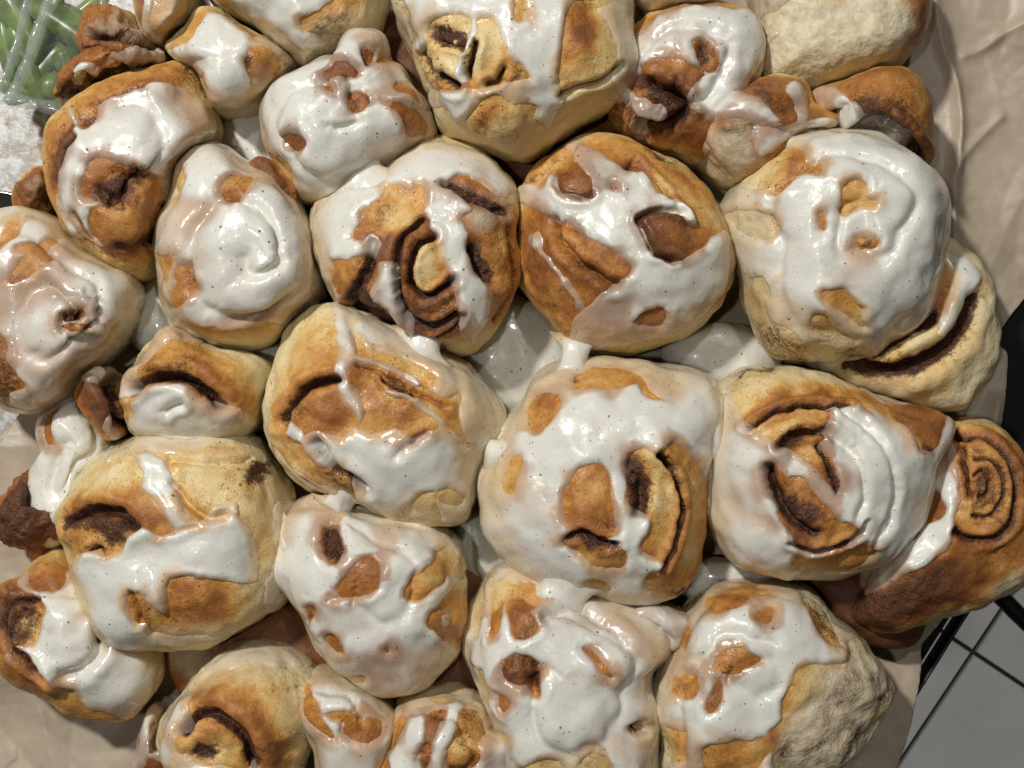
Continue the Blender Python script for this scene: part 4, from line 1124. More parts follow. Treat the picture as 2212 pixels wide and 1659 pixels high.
# bottom centre
roll('cinnamon_roll', 'bottom roll under the middle one, mostly white icing with a red brown eye', 'h',
     "840,600 940,420 1100,320 1400,420 1800,560 2080,690 2120,850 2030,960 2010,1100 2060,1250 2040,1500 1980,1780 1600,1900 1150,1800 1000,1400 880,1050 808,850",
     ('h', "1390,1080"), 0.034, 0.028, turns=1.5, phase=0.1, amp=0.0018, cinsp=0.2, brown0=0.36, T=1.2,
     ice=['full', ('-', 'h', "1090,450 1250,470 1300,560 1220,640 1270,750 1240,810 1130,830 1090,740 1070,600"), ('-', 'h', "960,470 1080,440 1070,480 1030,640 1020,760 960,830 940,770 960,640 950,560"), ('-', 'h', "1060,960 1130,930 1200,930 1270,990 1280,1110 1200,1130 1110,1110 1060,1060"), ('-', 'h', "1190,1090 1270,1110 1285,1180 1240,1205"),
          ('-', 'h', "1035,1160 1110,1230 1080,1285 1045,1240"), ('-', 'h', "1560,880 1610,890 1700,980 1750,1060 1720,1070 1630,960"), ('-', 'h', "880,1010 950,1080 990,1200 985,1290 920,1200"), ('-', 'h', "1180,1650 1280,1610 1400,1620 1460,1720 1150,1740"), ('-', 'h', "1550,1630 1640,1555 1750,1640 1700,1730"), ('s-', 'h', "1925,1408 1928,1412", 30), ('-', 'h', "840,640 880,560 920,500 880,700 870,800 850,800"), ('-', 'h', "1010,1410 1070,1440 1060,1470 1010,1460")],
     thin=[('h', "1290,680 1560,640 1800,700 2080,830 1980,1020 1800,830 1600,760 1400,730", 0.35), ('h', "1100,330 1500,460 1500,520 1250,460", 0.4), ('h', "1750,1450 2000,1480 1950,1640 1750,1600", 0.5)],
     cin=[('h', "1060,960 1130,930 1200,930 1270,990 1280,1110 1200,1130 1110,1110 1060,1060", 0.45), ('h', "1190,960 1280,990 1280,1110 1270,1190 1200,1130 1180,1060 1230,1030", 1.0, 2.0), ('h', "1180,700 1270,720 1240,810 1150,820", 0.5), ('h', "1895,1380 1960,1380 1955,1440 1900,1440", 1.2, 4.0)],
     brn=[('h', "1090,560 1230,600 1270,750 1240,810 1130,830", 0.68), ('h', "1090,450 1280,460 1220,600 1090,600", 0.45), ('h', "950,440 1080,440 1000,700 940,700", 0.14), ('h', "940,700 1020,640 1020,830", 0.5), ('h', "1060,950 1290,950 1290,1200 1100,1130", 0.72), ('h', "1030,1150 1120,1150 1120,1290", 0.62), ('h', "1560,880 1610,880 1750,1070 1700,1080", 0.6), ('h', "1150,1600 1800,1540 1800,1800 1150,1800", 0.16)],
     grv=[('h', "1300,700 1450,640 1600,660 1750,760 1850,880", 26, 1.8, 0.3)],
     bmp=[('h', 1130, 1030, 90, 1.5), ('h', 1190, 740, 110, 1.5)])
# bottom right
roll('cinnamon_roll', 'roll at bottom right with lacy icing and a large bare crumbly flank', 'i',
     "20,640 120,525 290,452 500,438 700,452 840,515 935,620 1010,700 1130,780 1210,890 1355,1130 1265,1260 1215,1420 1110,1560 900,1720 500,1850 -100,1780 -160,1450 -215,1200 -160,1010 -60,850",
     ('i', "330,980"), 0.036, 0.028, turns=1.5, phase=0.55, amp=0.0016, cinsp=0.2, brown0=0.36, T=0.95,
     ice=['full', ('-', 'i', "150,620 250,500 400,460 520,480 570,530 450,560 370,640 240,680"), ('-', 'i', "460,720 490,650 560,620 585,640 570,700 530,745"), ('-', 'i', "210,990 240,910 330,880 420,910 490,940 490,980 400,1010 360,1040 250,1060 200,1010"), ('-', 'i', "-60,840 -30,750 60,750 80,800 70,860 0,880"), ('-', 'i', "-60,1180 -50,1080 50,1050 100,1090 80,1180 20,1210"), ('-', 'i', "165,1210 240,1090 260,1200 230,1280 165,1310"),
          ('-', 'i', "780,560 860,560 960,650 1010,800 1030,880 950,850 860,720 830,640"), ('-', 'i', "750,1020 900,990 1060,980 1080,850 1150,800 1400,1100 1300,1300 1150,1600 700,1800 580,1560 560,1430 640,1350 650,1220 720,1100"), ('-', 'i', "140,1530 280,1490 420,1480 540,1470 570,1540 480,1659 300,1800 150,1700"), ('-', 'i', "-120,1460 -80,1400 10,1440 20,1560 -20,1640 -110,1560")],
     thin=[('i', "570,480 800,560 820,640 700,600", 0.4), ('i', "60,1080 180,1090 180,1250 90,1220", 0.35), ('i', "150,1380 400,1420 560,1460 300,1500 160,1490", 0.4), ('i', "1000,680 1150,760 1060,860", 0.5)],
     crm=[('i', "950,1000 1060,980 1100,850 1200,880 1370,1130 1260,1300 1150,1600 750,1800 580,1580 700,1400 800,1260 900,1120", 1.0, 1.2)],
     cin=[('i', "780,560 860,560 960,650 1030,880 940,840 840,690", 0.4), ('i', "1000,1050 1100,1000 1150,1200 1050,1300 960,1200", 0.42), ('i', "1050,1300 1220,1420 1110,1560 1000,1640 1060,1460", 0.5), ('i', "1180,1000 1300,1080 1240,1200 1180,1150", 0.45), ('i', "880,1300 960,1250 980,1400 900,1420", 0.36), ('i', "580,1560 700,1480 720,1560 640,1650", 0.6), ('i', "210,1010 300,1020 340,1050 240,1060", 0.5), ('i', "1330,1090 1360,1140 1270,1260 1240,1230", 0.7), ('i', "760,1560 880,1440 930,1460 830,1600", 0.5), ('i', "1080,1020 1140,1040 1130,1110 1080,1090", 0.6)],
     brn=[('i', "140,640 250,490 560,470 570,540 260,690", 0.6), ('i', "450,730 500,640 590,620 560,740", 0.5), ('i', "200,1000 330,870 500,930 400,1020", 0.48), ('i', "-70,860 -40,740 90,740 80,880", 0.66), ('i', "-70,1200 -50,1060 110,1060 80,1200", 0.52), ('i', "160,1220 240,1080 270,1200 170,1320", 0.6), ('i', "660,1350 760,1020 960,1000 860,1160 660,1400", 0.18), ('i', "140,1520 560,1460 560,1800 150,1800", 0.40)],
     bmp=[('i', 320, 560, 160, 2.0), ('i', 350, 960, 120, 1.2), ('i', 20, 800, 90, 1.6)])
# bottom left of centre
roll('cinnamon_roll', 'barely iced roll at the bottom edge with golden arch around a dark core', 'g',
     "1045,1430 1060,1310 1170,1150 1340,960 1480,860 1620,815 1860,850 2050,1000 2110,1200 2130,1500 2080,1800 1500,1950 1060,1800",
     ('g', "1450,1480"), 0.032, 0.026, turns=0, brown0=0.22, browntop=0.08,
     ice=[('+', 'g', "1050,1310 1120,1220 1250,1150 1260,1250 1230,1380 1160,1500 1180,1640 1060,1640 1040,1430"), ('+', 'g', "1150,1570 1280,1620 1400,1640 1600,1650 1660,1640 1650,1900 1100,1850"), ('+', 'g', "1340,960 1480,850 1620,810 1900,880 2060,1000 1900,1000 1700,990 1500,1000 1380,1010"), ('+', 'g', "2060,1300 2140,1400 2140,1700 2060,1700")],
     thin=[('g', "1340,960 1480,840 1900,860 2080,1020 1700,1000 1400,1040", 0.3), ('g', "1040,1300 1250,1150 1250,1400 1150,1500", 0.7)],
     grv=[('g', "1215,1420 1280,1330 1390,1300 1500,1360 1590,1480 1650,1620", 40, 4.0, 0.75)],
     cin=[('g', "1260,1570 1300,1490 1380,1500 1440,1540 1350,1600", 1.0, 1.5), ('g', "1560,1400 1660,1500 1660,1640 1560,1600", 0.5), ('g', "1950,1450 2030,1480 2010,1600 1940,1600", 0.4), ('g', "1750,1000 2050,1000 2080,1300 1850,1200", 0.25)],
     brn=[('g', "1250,1180 1330,1120 1500,1140 1650,1210 1780,1380 1860,1620 1660,1650 1610,1480 1500,1340 1350,1260", 0.58), ('g', "1230,1400 1400,1330 1520,1400 1580,1600 1300,1620 1220,1520", 0.30)],
     bmp=[('g', 1500, 1220, 140, 1.5), ('g', 1700, 1420, 150, 1.5), ('g', 1400, 1470, 130, 1.5)],
     crm=[('g', "1180,1150 1400,940 1600,860 1900,920 1800,1100 1500,1100", 0.45)])
roll('cinnamon_roll', 'small glazed nub at the bottom edge right of the golden arch roll', 'D',
     "643,1492 668,1450 720,1448 790,1465 845,1500 868,1560 845,1640 800,1720 715,1720 690,1610 660,1560",
     ('D', "755,1540"), 0.030, 0.024, turns=1.2, phase=0.5, amp=0.0012, cinsp=0.2, brown0=0.42, N=110, thin0=0.7,
     ice=['full', ('-', 'D', "652,1508 668,1490 695,1550 722,1592 700,1585 668,1550"), ('-', 'D', "700,1545 760,1538 825,1560 800,1605 735,1590 745,1570"), ('-', 'D', "645,1480 670,1460 665,1490")],
     brn=[('D', "645,1500 690,1500 830,1550 800,1600 700,1600", 0.48)], cin=[('D', "655,1480 690,1490 690,1530 660,1510", 0.25)])
roll('cinnamon_roll', 'brown and white striped roll at the bottom edge below the oval hole roll', 'h',
     "170,1700 250,1520 330,1320 400,1180 520,1120 700,1105 830,1130 930,1200 985,1320 1015,1450 1010,1750 600,1900 150,1850",
     ('h', "600,1500"), 0.032, 0.025, turns=1.4, phase=0.3, amp=0.0014, cinsp=0.4, brown0=0.5, N=130,
     ice=['full', ('-', 'h', "275,1440 330,1350 395,1315 405,1400 350,1520 300,1545"), ('-', 'h', "560,1330 600,1290 690,1280 660,1330 590,1480 580,1600 530,1680 505,1580 540,1480"), ('-', 'h', "760,1310 850,1270 900,1350 930,1450 870,1500 910,1600 800,1700 680,1650 700,1500 760,1400"), ('-', 'h', "560,1170 700,1160 720,1220 640,1240 580,1210"), ('-', 'h', "220,1620 280,1590 330,1659 300,1760 200,1740")],
     thin=[('h', "380,1180 560,1150 600,1300 400,1300", 0.3), ('h', "900,1400 1010,1420 1010,1700 900,1659", 0.4)],
     cin=[('h', "760,1310 850,1270 890,1330 780,1380", 0.45), ('h', "560,1330 600,1290 650,1340 590,1380", 0.4), ('h', "520,1600 590,1560 570,1659 520,1680", 0.6), ('h', "420,1180 540,1170 500,1240 420,1240", 0.3), ('h', "680,1640 800,1620 800,1720 690,1700", 0.6)],
     brn=[('h', "700,1450 860,1400 900,1500 800,1600 700,1600", 0.30), ('h', "270,1440 400,1310 400,1420 300,1560", 0.5)])
# far right brown, coloured darker along its lower side
roll('cinnamon_roll', 'brown unglazed roll at the far right with dark underside and icing ribbon', 'D',
     "2030,915 2080,898 2145,925 2195,985 2228,1080 2235,1180 2205,1255 2150,1285 2085,1312 1990,1342 1900,1362 1825,1325 1838,1270 1882,1180 1938,1075 1996,965",
     ('D', "2105,1065"), 0.026, 0.022, turns=0, brown0=0.48, browntop=0.05, tilt=(0.0, 0.0), nomerge=True,
     ice=[('+', 'f', "1600,1170 1660,1140 1730,1180 1780,1290 1790,1400 1770,1500 1800,1600 1760,1700 1750,1800 1730,1880 1640,1950 1520,2040 1400,2080 1250,2180 1150,2190 1160,2050 1200,1980 1280,1880 1400,1900 1500,1810 1530,1740 1650,1700 1680,1640 1640,1560 1560,1540 1480,1660 1440,1640 1460,1500 1580,1370 1630,1290"), ('-', 'f', "1510,1580 1610,1500 1690,1620 1640,1690 1520,1660")],
     grv=[('f', "1690,1100 1780,1175 1890,1150 2030,1240 2130,1390 2160,1560 2110,1740 1990,1830 1850,1830 1770,1790", 26, 3.0, 0.7), ('f', "1800,1250 1830,1400 1860,1560", 22, 1.6, 0.5), ('f', "1900,1320 2000,1330 2070,1430 2080,1560 2000,1680 1890,1680", 16, 1.6, 0.6), ('f', "1880,1420 1950,1400 1990,1480 1970,1560 1920,1560", 14, 1.4, 0.6)],
     cin=[('f', "1880,1480 1960,1380 2060,1450 2090,1560 2000,1640 1900,1640 1870,1560", 0.48), ('f', "1800,1230 1900,1210 1990,1290 1900,1330", 0.38), ('f', "1960,1640 2080,1600 2060,1720 1950,1740", 0.35), ('i', "900,520 1200,520 1400,450 1560,370 1700,400 1640,570 1400,730 1000,780", 0.55), ('f', "1380,1750 1520,1730 1530,1800 1440,1880 1380,1860", 0.7), ('f', "2150,1380 2212,1450 2212,1500 2160,1480", 0.5)],
     brn=[('i', "1560,330 1800,300 2000,350 1900,520 1700,600", 0.72), ('i', "900,480 1200,480 1400,420 1560,330 1740,320 1780,440 1680,590 1420,740 1000,790", 0.98), ('f', "1500,1560 1700,1500 1690,1700 1510,1680", 0.78), ('f', "1750,1200 1900,1180 2080,1320 2130,1560 2000,1800 1800,1760", 0.46)],
     crm=[('i', "2000,500 2180,360 2212,380 2130,560 2050,560", 0.9)])
# behind the tallest, to the right
roll('cinnamon_roll', 'dark caramelised roll wedged behind the tallest one with icing collar', 'D',
     "1325,140 1365,70 1440,30 1550,18 1630,55 1638,150 1605,235 1565,305 1505,365 1420,325 1335,292 1305,250 1335,200",
     ('D', "1470,190"), 0.028, 0.026, rugged=0.0005, turns=1.6, phase=0.3, amp=0.0026, cinsp=0.8, brown0=0.60, browntop=0.05,
     ice=[('+', 'D', "1350,110 1390,60 1450,28 1560,12 1640,50 1645,150 1600,235 1560,290 1530,262 1500,240 1482,222 1490,190 1520,162 1500,140 1440,128 1400,138 1370,168"), ('s+', 'D', "1340,205 1385,228 1430,246", 15), ('+', 'D', "1370,250 1400,290 1440,330 1500,345 1525,362 1480,382 1420,345 1370,300"), ('-', 'c', "70,290 130,260 190,290 240,420 200,470 130,460 100,370")],
     cin=[('D', "1400,185 1470,200 1485,255 1440,270 1420,245", 1.0), ('D', "1310,240 1340,200 1380,250 1370,300 1320,290", 0.4), ('c', "90,290 160,270 190,320 150,440 110,400", 0.8, 1.5)],
     grv=[('D', "1395,180 1450,195 1480,235 1440,272 1390,262", 12, 4.0, 0.9)],
     thin=[('D', "1380,70 1520,60 1620,120 1560,140 1440,120", 0.6)])
# top right torn
roll('cinnamon_roll', 'big torn roll at top right showing its pale fluffy crumb and brown crust', 'c',
     "440,-60 700,-180 1100,-220 1480,-180 1570,-60 1582,100 1545,230 1500,330 1400,430 1230,500 1000,570 800,610 620,590 490,560 450,350 455,150",
     ('c', "1030,170"), 0.026, 0.022, n=2.8, turns=0, brown0=0.06, browntop=0.0, crumb0=1.0, nomerge=True, lump=0.0012,
     ice=[('+', 'c', "400,-150 650,-100 720,-20 600,80 520,110 490,300 560,240 630,200 640,230 570,310 520,480 460,490 430,300")],
     brn=[('c', "1300,-200 1600,-100 1600,150 1530,290 1400,400 1440,300 1500,180 1480,50 1380,-40", 0.74), ('c', "1240,500 1300,450 1420,420 1320,480", 0.7), ('c', "900,-60 1050,-80 1000,10 920,10", 0.6)],
     thin=[('c', "440,-50 600,0 560,250 480,480 430,300", 0.7)])
roll('cinnamon_roll', 'smooth brown folded roll at upper right beside the paper, with one icing drip', 'c',
     "790,660 870,590 1000,552 1200,490 1370,475 1480,540 1550,680 1570,810 1555,1000 1500,1110 1380,1060 1200,960 1000,900 820,790",
     ('c', "1230,720"), 0.032, 0.024, turns=0, brown0=0.58, browntop=0.0, N=130, lump=0.0008,
     ice=[('s+', 'c', "915,590 970,625 1040,700 1130,790 1230,890 1320,990", 58)],
     grv=[('c', "1180,775 1300,790 1420,860 1500,960 1540,1040", 34, 5.0, 0.9), ('c', "1060,690 1000,730 960,760", 30, 2.0, 0.6)],
     cin=[('c', "1080,650 1250,625 1400,650 1510,760 1500,850 1300,775 1150,760", 0.55)],
     brn=[('c', "1200,790 1320,800 1440,880 1520,1050 1400,1000 1300,920", 0.42), ('c', "1000,580 1300,500 1400,520 1300,600 1050,650", 0.50)],
     bmp=[('c', 1320, 560, 160, 1.5)])
roll('cinnamon_roll', 'small lumpy roll with bare crumb patch between the dark roll and large white one', 'c',
     "38,940 100,830 195,695 250,640 380,585 500,548 700,548 785,610 830,740 1010,770 1070,850 900,900 700,980 560,1060 450,1130 350,1200 240,1230 120,1150 75,1060",
     ('c', "440,830"), 0.032, 0.024, turns=0, brown0=0.5, N=140,
     ice=[('+', 'c', "190,750 240,660 330,610 400,640 500,690 640,790 620,810 480,810 430,800 280,790 150,850 200,950 150,1020 90,1060 40,970 60,880 130,830"), ('+', 'c', "460,830 550,820 700,820 760,760 830,790 950,760 1020,790 1070,850 900,870 740,890 600,970 520,1010 470,950"), ('+', 'c', "640,620 700,555 780,600 825,720 800,800 740,780 720,690")],
     thin=[('c', "640,620 700,555 780,600 825,720 800,800 740,780 720,690", 0.5)],
     crm=[('c', "150,850 280,820 420,830 460,950 470,1050 350,1180 200,1250 90,1150 100,1060 190,960", 0.85)],
     brn=[('c', "370,600 500,550 620,600 640,680 720,700 740,790 640,790 500,690 410,640", 0.72), ('c', "470,1000 540,960 520,1030 470,1060", 0.6), ('c', "740,850 860,800 880,850 780,880", 0.5)],
     cin=[('c', "420,600 520,600 640,690 700,790 620,790 500,690", 0.45), ('c', "280,800 470,805 460,840 300,840", 0.5)],
     bmp=[('c', 560, 640, 160, 3.0), ('c', 330, 720, 150, 2.5)])
# top left group
roll('cinnamon_roll', 'large iced roll cut by the top edge, left of the tallest roll', 'D',
     "430,-20 470,-90 640,-120 800,-90 842,-10 835,45 800,102 722,142 660,142 600,102 540,52 470,22",
     ('D', "650,10"), 0.034, 0.024, turns=0, brown0=0.20, N=140,
     ice=[('+', 'D', "440,-40 470,10 540,45 600,95 650,142 668,142 690,112 720,102 700,90 655,72 650,40 690,20 735,-20 700,-100 470,-100")],
     brn=[('a', "1970,100 2100,0 2240,-40 2230,60 2000,180", 0.30), ('D', "430,-20 470,10 540,50 520,20 460,-30", 0.6)],
     cin=[('a', "1990,190 2150,60 2250,60 2300,300 2050,420", 0.42)],
     crm=[('a', "1990,190 2400,60 2480,200 2100,420", 0.6)], thin=[('D', "470,-20 560,40 660,140 600,100 500,40", 0.5)])
roll('cinnamon_roll', 'blunt white iced roll with a brown end and torn corner at upper left', 'a',
     "1105,400 1190,290 1280,180 1335,95 1450,98 1540,155 1700,230 1840,330 1955,430 1890,560 1800,650 1700,720 1560,770 1430,770 1380,640 1290,460",
     ('a', "1500,400"), 0.028, 0.024, turns=0, brown0=0.3, N=140, T=1.2,
     ice=[('+', 'a', "1100,400 1190,290 1280,180 1335,95 1450,98 1540,170 1650,260 1700,310 1630,320 1590,400 1600,480 1620,580 1560,690 1440,740 1390,620 1290,460"), ('+', 'a', "1640,230 1780,280 1960,430 1900,470 1780,360 1690,300")],
     thin=[('a', "1640,230 1780,280 1960,430 1900,470 1780,360 1690,300", 0.35), ('a', "1520,540 1640,560 1560,740 1440,740", 0.5)],
     brn=[('a', "1610,330 1720,315 1775,420 1755,500 1600,500", 0.55)], cin=[('a', "1590,390 1630,380 1635,430 1600,440", 1.1), ('a', "1760,330 1900,400 1850,520 1780,460", 0.42)],
     crm=[('a', "1620,500 1780,490 1800,560 1700,640 1600,600", 0.8), ('a', "1500,640 1800,560 1700,720 1540,770", 0.6)],
     bmp=[('a', 1680, 420, 110, 2.0)])
roll('cinnamon_roll', 'torn hollow roll at the top left edge with pale crumb and icing edge', 'a',
     "915,110 930,-60 1000,-150 1250,-150 1310,-40 1315,80 1275,190 1180,290 1100,365 1040,355 980,300 925,210",
     ('a', "1130,120"), 0.030, 0.022, turns=0, brown0=0.25, crumb0=0.35, N=110,
     ice=[('s+', 'a', "1000,-100 970,40 955,140 975,240 1010,320", 34)],
     brn=[('a', "1000,0 1060,-60 1100,50 1040,150 1000,180", 0.5), ('a', "900,0 950,0 940,200 920,200", 0.75), ('a', "1220,-60 1320,-60 1320,90 1270,60", 0.5)],
     crm=[('a', "1040,180 1200,20 1290,60 1250,200 1100,360 1030,300", 0.9)], cin=[('a', "1030,320 1100,340 1100,370 1040,360", 0.8)])
roll('cinnamon_roll', 'dark brown flaky roll beside the green vegetables with icing over its lower side', 'a',
     "550,320 590,230 605,160 660,85 760,75 900,125 955,270 1030,325 1110,400 1100,470 920,500 720,600 540,700 420,720 440,600 500,480 610,440",
     ('a', "780,330"), 0.026, 0.024, rugged=0.0014, turns=0, brown0=0.64, browntop=0.0, N=130,
     ice=[('+', 'a', "635,430 720,330 900,308 1030,335 1110,400 1070,440 880,470 720,570 570,680 515,680 515,600 580,520 640,470")],
     cin=[('a', "560,300 640,240 720,280 700,320 600,380", 0.35), ('a', "740,230 860,240 900,280 760,270", 0.5)],
     crm=[('a', "740,100 900,130 940,280 820,220 740,180", 0.7), ('a', "600,190 700,180 780,230 640,230", 0.5)],
     grv=[('a', "590,235 720,240 860,280 960,310", 26, 3.5, 0.6), ('a', "440,680 480,560 560,470", 24, 1.5, 0.6)])
roll('cinnamon_roll', 'sliver of white iced roll at the top edge right of the tallest roll', 'D',
     "1360,-20 1400,-70 1520,-70 1555,-20 1540,12 1480,26 1395,32",
     ('D', "1450,-20"), 0.034, 0.018, turns=0, brown0=0.3, N=80, ice=['full'])
roll('cinnamon_roll', 'small brown crusty roll end poking out above the left edge roll', 'a',
     "140,1270 215,1165 310,1095 400,1130 420,1300 360,1430 260,1460 145,1360",
     ('a', "270,1270"), 0.020, 0.018, rugged=0.0012, turns=0, brown0=0.62, N=80, cat='cinnamon roll',
     cin=[('a', "210,1280 260,1240 340,1260 330,1310 230,1330", 0.8, 1.5), ('a', "150,1240 300,1110 330,1140 200,1260", 0.3)], crm=[('a', "200,1180 300,1140 320,1240 220,1240", 0.4)])
roll('cinnamon_roll', 'low roll drowned in smooth white icing beside the parchment at left', 'd',
     "300,1110 345,1000 440,890 560,880 680,1000 760,1150 740,1300 600,1440 520,1640 450,1830 330,1880 240,1800 225,1600 260,1420 335,1260",
     ('d', "500,1250"), 0.022, 0.016, turns=1.2, phase=0.2, amp=0.0016, cinsp=0.0, brown0=0.4, N=120, T=1.1,
     ice=['full', ('-', 'd', "300,1110 350,1000 385,1000 350,1120 340,1220 300,1200")])
roll('dough_scrap', 'nearly black caramel scrap stuck to the white roll by the parchment', 'd',
     "-20,1680 60,1570 140,1480 285,1385 270,1500 255,1580 262,1660 215,1790 130,1865 40,1815 -20,1760",
     ('d', "140,1640"), 0.024, 0.016, rugged=0.0016, turns=0, brown0=0.95, N=90, cat='pastry scrap', group='torn bits of roll', lump=0.0028,
     cin=[('d', "-20,1650 140,1460 300,1380 280,1700 130,1880 0,1840", 0.5)])
roll('dough_scrap', 'narrow brown dough curl under the dark scrap at left', 'g',
     "135,190 160,80 215,25 245,60 240,220 225,300 175,345 145,290",
     ('g', "190,190"), 0.020, 0.012, rugged=0.001, turns=0, brown0=0.75, N=60, cat='pastry scrap', group='torn bits of roll', cin=[('g', "150,200 220,150 220,320 170,330", 0.4)])
roll('dough_scrap', 'upright brown curl with white tip left of the hooded roll', 'd',
     "550,870 575,780 640,735 700,728 745,770 790,860 865,960 880,1070 770,1190 700,1160 640,1060 580,970",
     ('d', "710,930"), 0.036, 0.016, rugged=0.0008, turns=0, brown0=0.60, N=100, cat='pastry scrap', group='torn bits of roll', lump=0.0018,
     ice=[('+', 'd', "560,810 600,745 700,728 750,770 700,790 640,835 580,830"), ('s+', 'd', "720,1045 705,1095 755,1165", 24), ('+', 'd', "800,1040 860,1010 880,1080 840,1090")],
     grv=[('d', "690,800 720,920 760,1040 790,1090", 30, 3.5, 0.7)], thin=[('d', "560,800 600,745 750,740 750,800", 0.6)],
     bmp=[('d', 620, 900, 90, 2.0)])
roll('dough_scrap', 'white glazed strip hanging at the bottom left beside the barely iced roll', 'g',
     "900,1620 930,1420 960,1300 1010,1230 1075,1300 1060,1500 1080,1700 1000,1850 890,1800",
     ('g', "985,1540"), 0.022, 0.014, turns=0, brown0=0.6, N=90, cat='pastry scrap', group='torn bits of roll', thin0=0.7,
     ice=['full', ('-', 'g', "990,1380 1050,1330 1060,1480 1010,1500 985,1440"), ('-', 'g', "960,1600 1050,1640 1050,1720 960,1720")])
roll('dough_scrap', 'pink glazed dough flap squeezed between the two bottom right rolls', 'h',
     "1860,630 2000,605 2150,640 2260,690 2200,790 2110,860 2000,780",
     ('h', "2070,720"), 0.044, 0.010, turns=0, brown0=0.6, N=70, cat='pastry scrap', group='torn bits of roll', thin0=0.45,
     ice=['full'], grv=[('h', "1960,690 2060,740 2130,820", 20, 2.5, 0.6)])
roll('dough_scrap', 'brown sugary curl tucked between two iced rolls at upper left', 'a',
     "1610,1070 1690,1015 1780,1050 1860,1150 1920,1260 1900,1350 1800,1300 1680,1170",
     ('a', "1770,1170"), 0.048, 0.008, rugged=0.001, turns=0, brown0=0.75, N=70, cat='pastry scrap', group='torn bits of roll', thin0=0.3,
     cin=[('a', "1680,1100 1780,1150 1890,1300 1780,1250", 0.5)])
# low rolls added in the gaps, brown darkened to stand for deep shade
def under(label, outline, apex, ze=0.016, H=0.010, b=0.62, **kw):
    roll('cinnamon_roll', label, 'D', outline, ('D', apex), ze, H, turns=0, N=70, brown0=b, browntop=0.0, nomerge=True, group='low rolls added to darken the gaps', **kw)
under('brown low roll darkened for shade in the gap under the wide lower left roll', "360,1390 480,1360 640,1280 700,1330 720,1420 660,1470 560,1420 450,1480 390,1450", "540,1400", b=0.85, crm=[('D', "370,1400 450,1390 450,1470 390,1450", 0.6)])
under('low roll darkened for shade in the gap left of the tallest roll', "800,20 880,40 930,150 960,280 930,340 850,250 800,150", "880,180", b=1.05)
under('brown low roll darkened for shade in the gap above the orange knotted roll', "1040,340 1140,300 1260,240 1330,270 1320,330 1230,340 1150,420 1080,400", "1180,335", b=0.92)
under('low roll darkened for shade below the far right spiral roll', "1740,1240 1840,1220 1940,1260 1990,1330 1960,1400 1880,1400 1800,1340", "1870,1310", b=1.1)
under('low roll darkened for shade in the gap left of the red eyed bottom roll', "960,1240 1050,1240 1080,1380 1080,1500 980,1520 900,1500 940,1400", "1000,1400", b=1.0)
# pools of icing down between the rolls
def pool(label, tile, outline, apex, ze=0.016, H=0.006, **kw):
    roll('icing_pool', label, tile, outline, apex, ze, H, turns=0, noDough=True, N=70, cat='icing', group='pools of icing between the rolls', ice=['full'], brown0=0.2, nomerge=True, T=1.3, lump=0.0005, **kw)
pool('pool of icing in the gap right of the open spiral roll', 'D', "1010,640 1110,640 1180,680 1230,740 1240,800 1180,840 1100,900 1040,860 1000,780", ('D', "1120,770"), 0.014)
pool('pool of icing under the large white roll on the right', 'D', "1420,760 1480,720 1560,700 1640,720 1690,790 1620,830 1500,830", ('D', "1560,765"), 0.016)
pool('pool of icing right of the left edge roll', 'D', "270,700 310,620 350,580 400,620 410,700 330,780 240,830 220,790", ('D', "330,690"), 0.020)
pool('pool of icing between the three upper left rolls', 'D', "470,260 540,230 600,230 610,330 600,400 520,340 470,320", ('D', "545,300"), 0.014)
pool('pool of icing left of the big middle roll', 'D', "980,1120 1040,1080 1090,1150 1120,1240 1060,1290 1010,1260 990,1200", ('D', "1040,1190"), 0.012)
pool('pool of icing in the gap above the bottom right roll', 'D', "1480,1220 1560,1210 1660,1230 1720,1250 1620,1280 1500,1310", ('D', "1580,1245"), 0.020)
pool('pool of icing behind the hooded roll', 'D', "500,740 600,740 660,760 640,830 590,900 540,830", ('D', "590,790"), 0.020)

for d in ROLLS:
    if 'apex' in d:
        DOMES.append(Dome(d))
ROOTS = [build_roll(Dm) for Dm in DOMES]

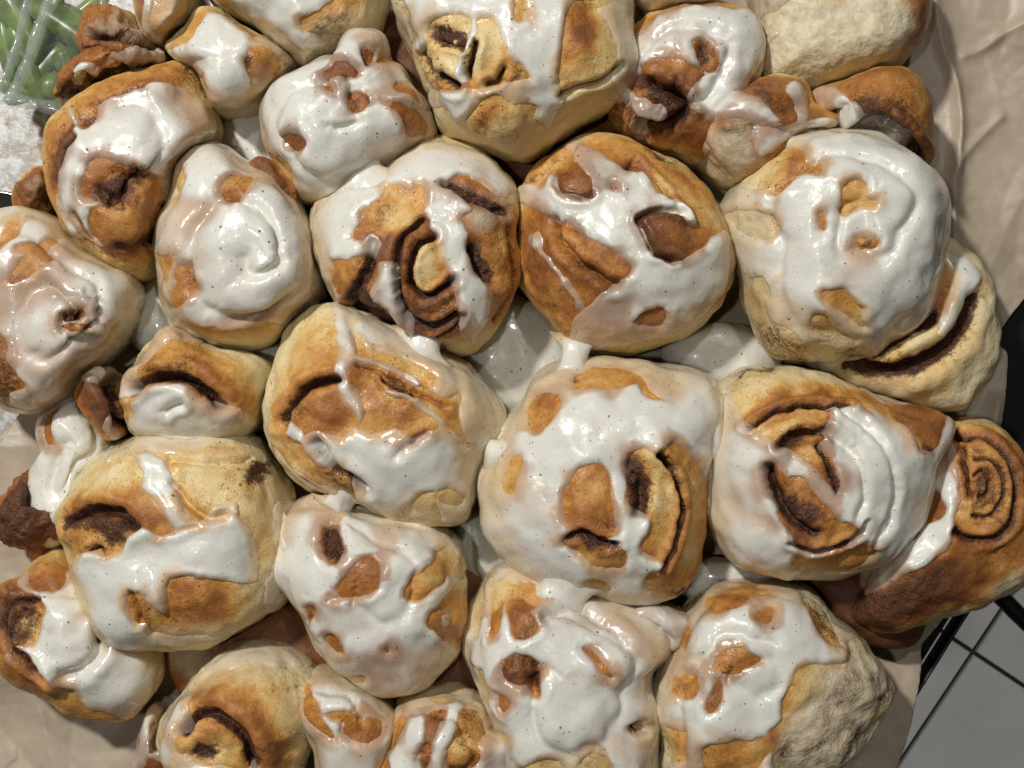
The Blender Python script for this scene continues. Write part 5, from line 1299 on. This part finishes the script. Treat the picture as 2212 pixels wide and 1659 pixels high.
# ------------------------------------------------------------------ webs of icing stretched from roll to roll
def web(i, j, p, q, w, reach=30):
    """a saddle of icing from roll i to roll j, across the gap between photo points p and q"""
    A, B = DOMES[i], DOMES[j]
    p, q = np.array(p, float), np.array(q, float)
    u = (q - p) / np.linalg.norm(q - p)
    ends = []
    for dm, c in ((A, p - u * reach), (B, q + u * reach)):
        m = dm.lift(np.array([c]))[0]
        h = float(dm.height(m[None])[0])
        ends.append(np.array([m[0], m[1], (h if h > 0 else dm.ze) + 0.0008]))
    a, b = ends
    n1, n2_ = 26, 28
    hw = w * 0.5 * S * CAM_D
    ax = b[:2] - a[:2]
    ax /= np.linalg.norm(ax)
    nx = np.array([-ax[1], ax[0]])
    sd_ = (i * 7 + j * 3) * 1.3 + p[0] * 0.01
    V, F, TK = [], [], []
    for k in range(n1):
        t = k / (n1 - 1)
        e = (2 * t - 1) ** 2
        c = a + (b - a) * t
        c[2] -= 0.0030 * (1 - e) + 0.0085 * e ** 2.5
        wd, th = hw * (0.72 + 0.75 * e), 0.0050 * (0.75 + 0.15 * e)
        for l in range(n2_):
            an = 2 * math.pi * l / n2_
            rr = 1 + 0.22 * math.sin(3 * an + sd_ + 4 * t) * (1 - e) + 0.10 * math.sin(5 * an + 2 * sd_)
            x = wd * math.cos(an) * rr
            z = th * math.sin(an) - 0.0035 * (math.cos(an) ** 4) * (0.6 + e)
            V.append((c[0] + nx[0] * x, c[1] + nx[1] * x, c[2] - th + z))
            TK.append(1.2 * (1 - 0.8 * float(smooth(0.15, 0.75, e))) * (1 - 0.7 * abs(math.cos(an)) ** 3))
    for k in range(n1 - 1):
        for l in range(n2_):
            F.append((k * n2_ + l, k * n2_ + (l + 1) % n2_, (k + 1) * n2_ + (l + 1) % n2_, (k + 1) * n2_ + l))
    V = np.array(V)
    V += 0.0006 * np.stack([noise3(V * 130), noise3(V * 130 + 7), noise3(V * 130 + 13)], 1)
    one = np.ones(len(V))
    r = ROOTS[i]
    link('icing_web', mesh_from('icing_web', V - np.array(r.location), np.array(F), M_ICE,
                                {'brown': 0.2 * one, 'cin': 0 * one, 'crumb': 0 * one, 'speck': 0 * one, 'thick': np.array(TK)}), r)

for a in [(3, 2, (770, 385), (800, 410), 150), (2, 10, (905, 735), (900, 765), 120), (5, 9, (1245, 752), (1240, 785), 80),
          (9, 8, (1520, 930), (1540, 930), 130), (10, 9, (1068, 985), (1085, 985), 90),
          (10, 15, (735, 1070), (725, 1085), 80), (13, 15, (622, 1190), (640, 1190), 130), (9, 16, (1220, 1265), (1210, 1290), 150),
          (1, 2, (690, 480), (705, 480), 70),]:
    web(*a)
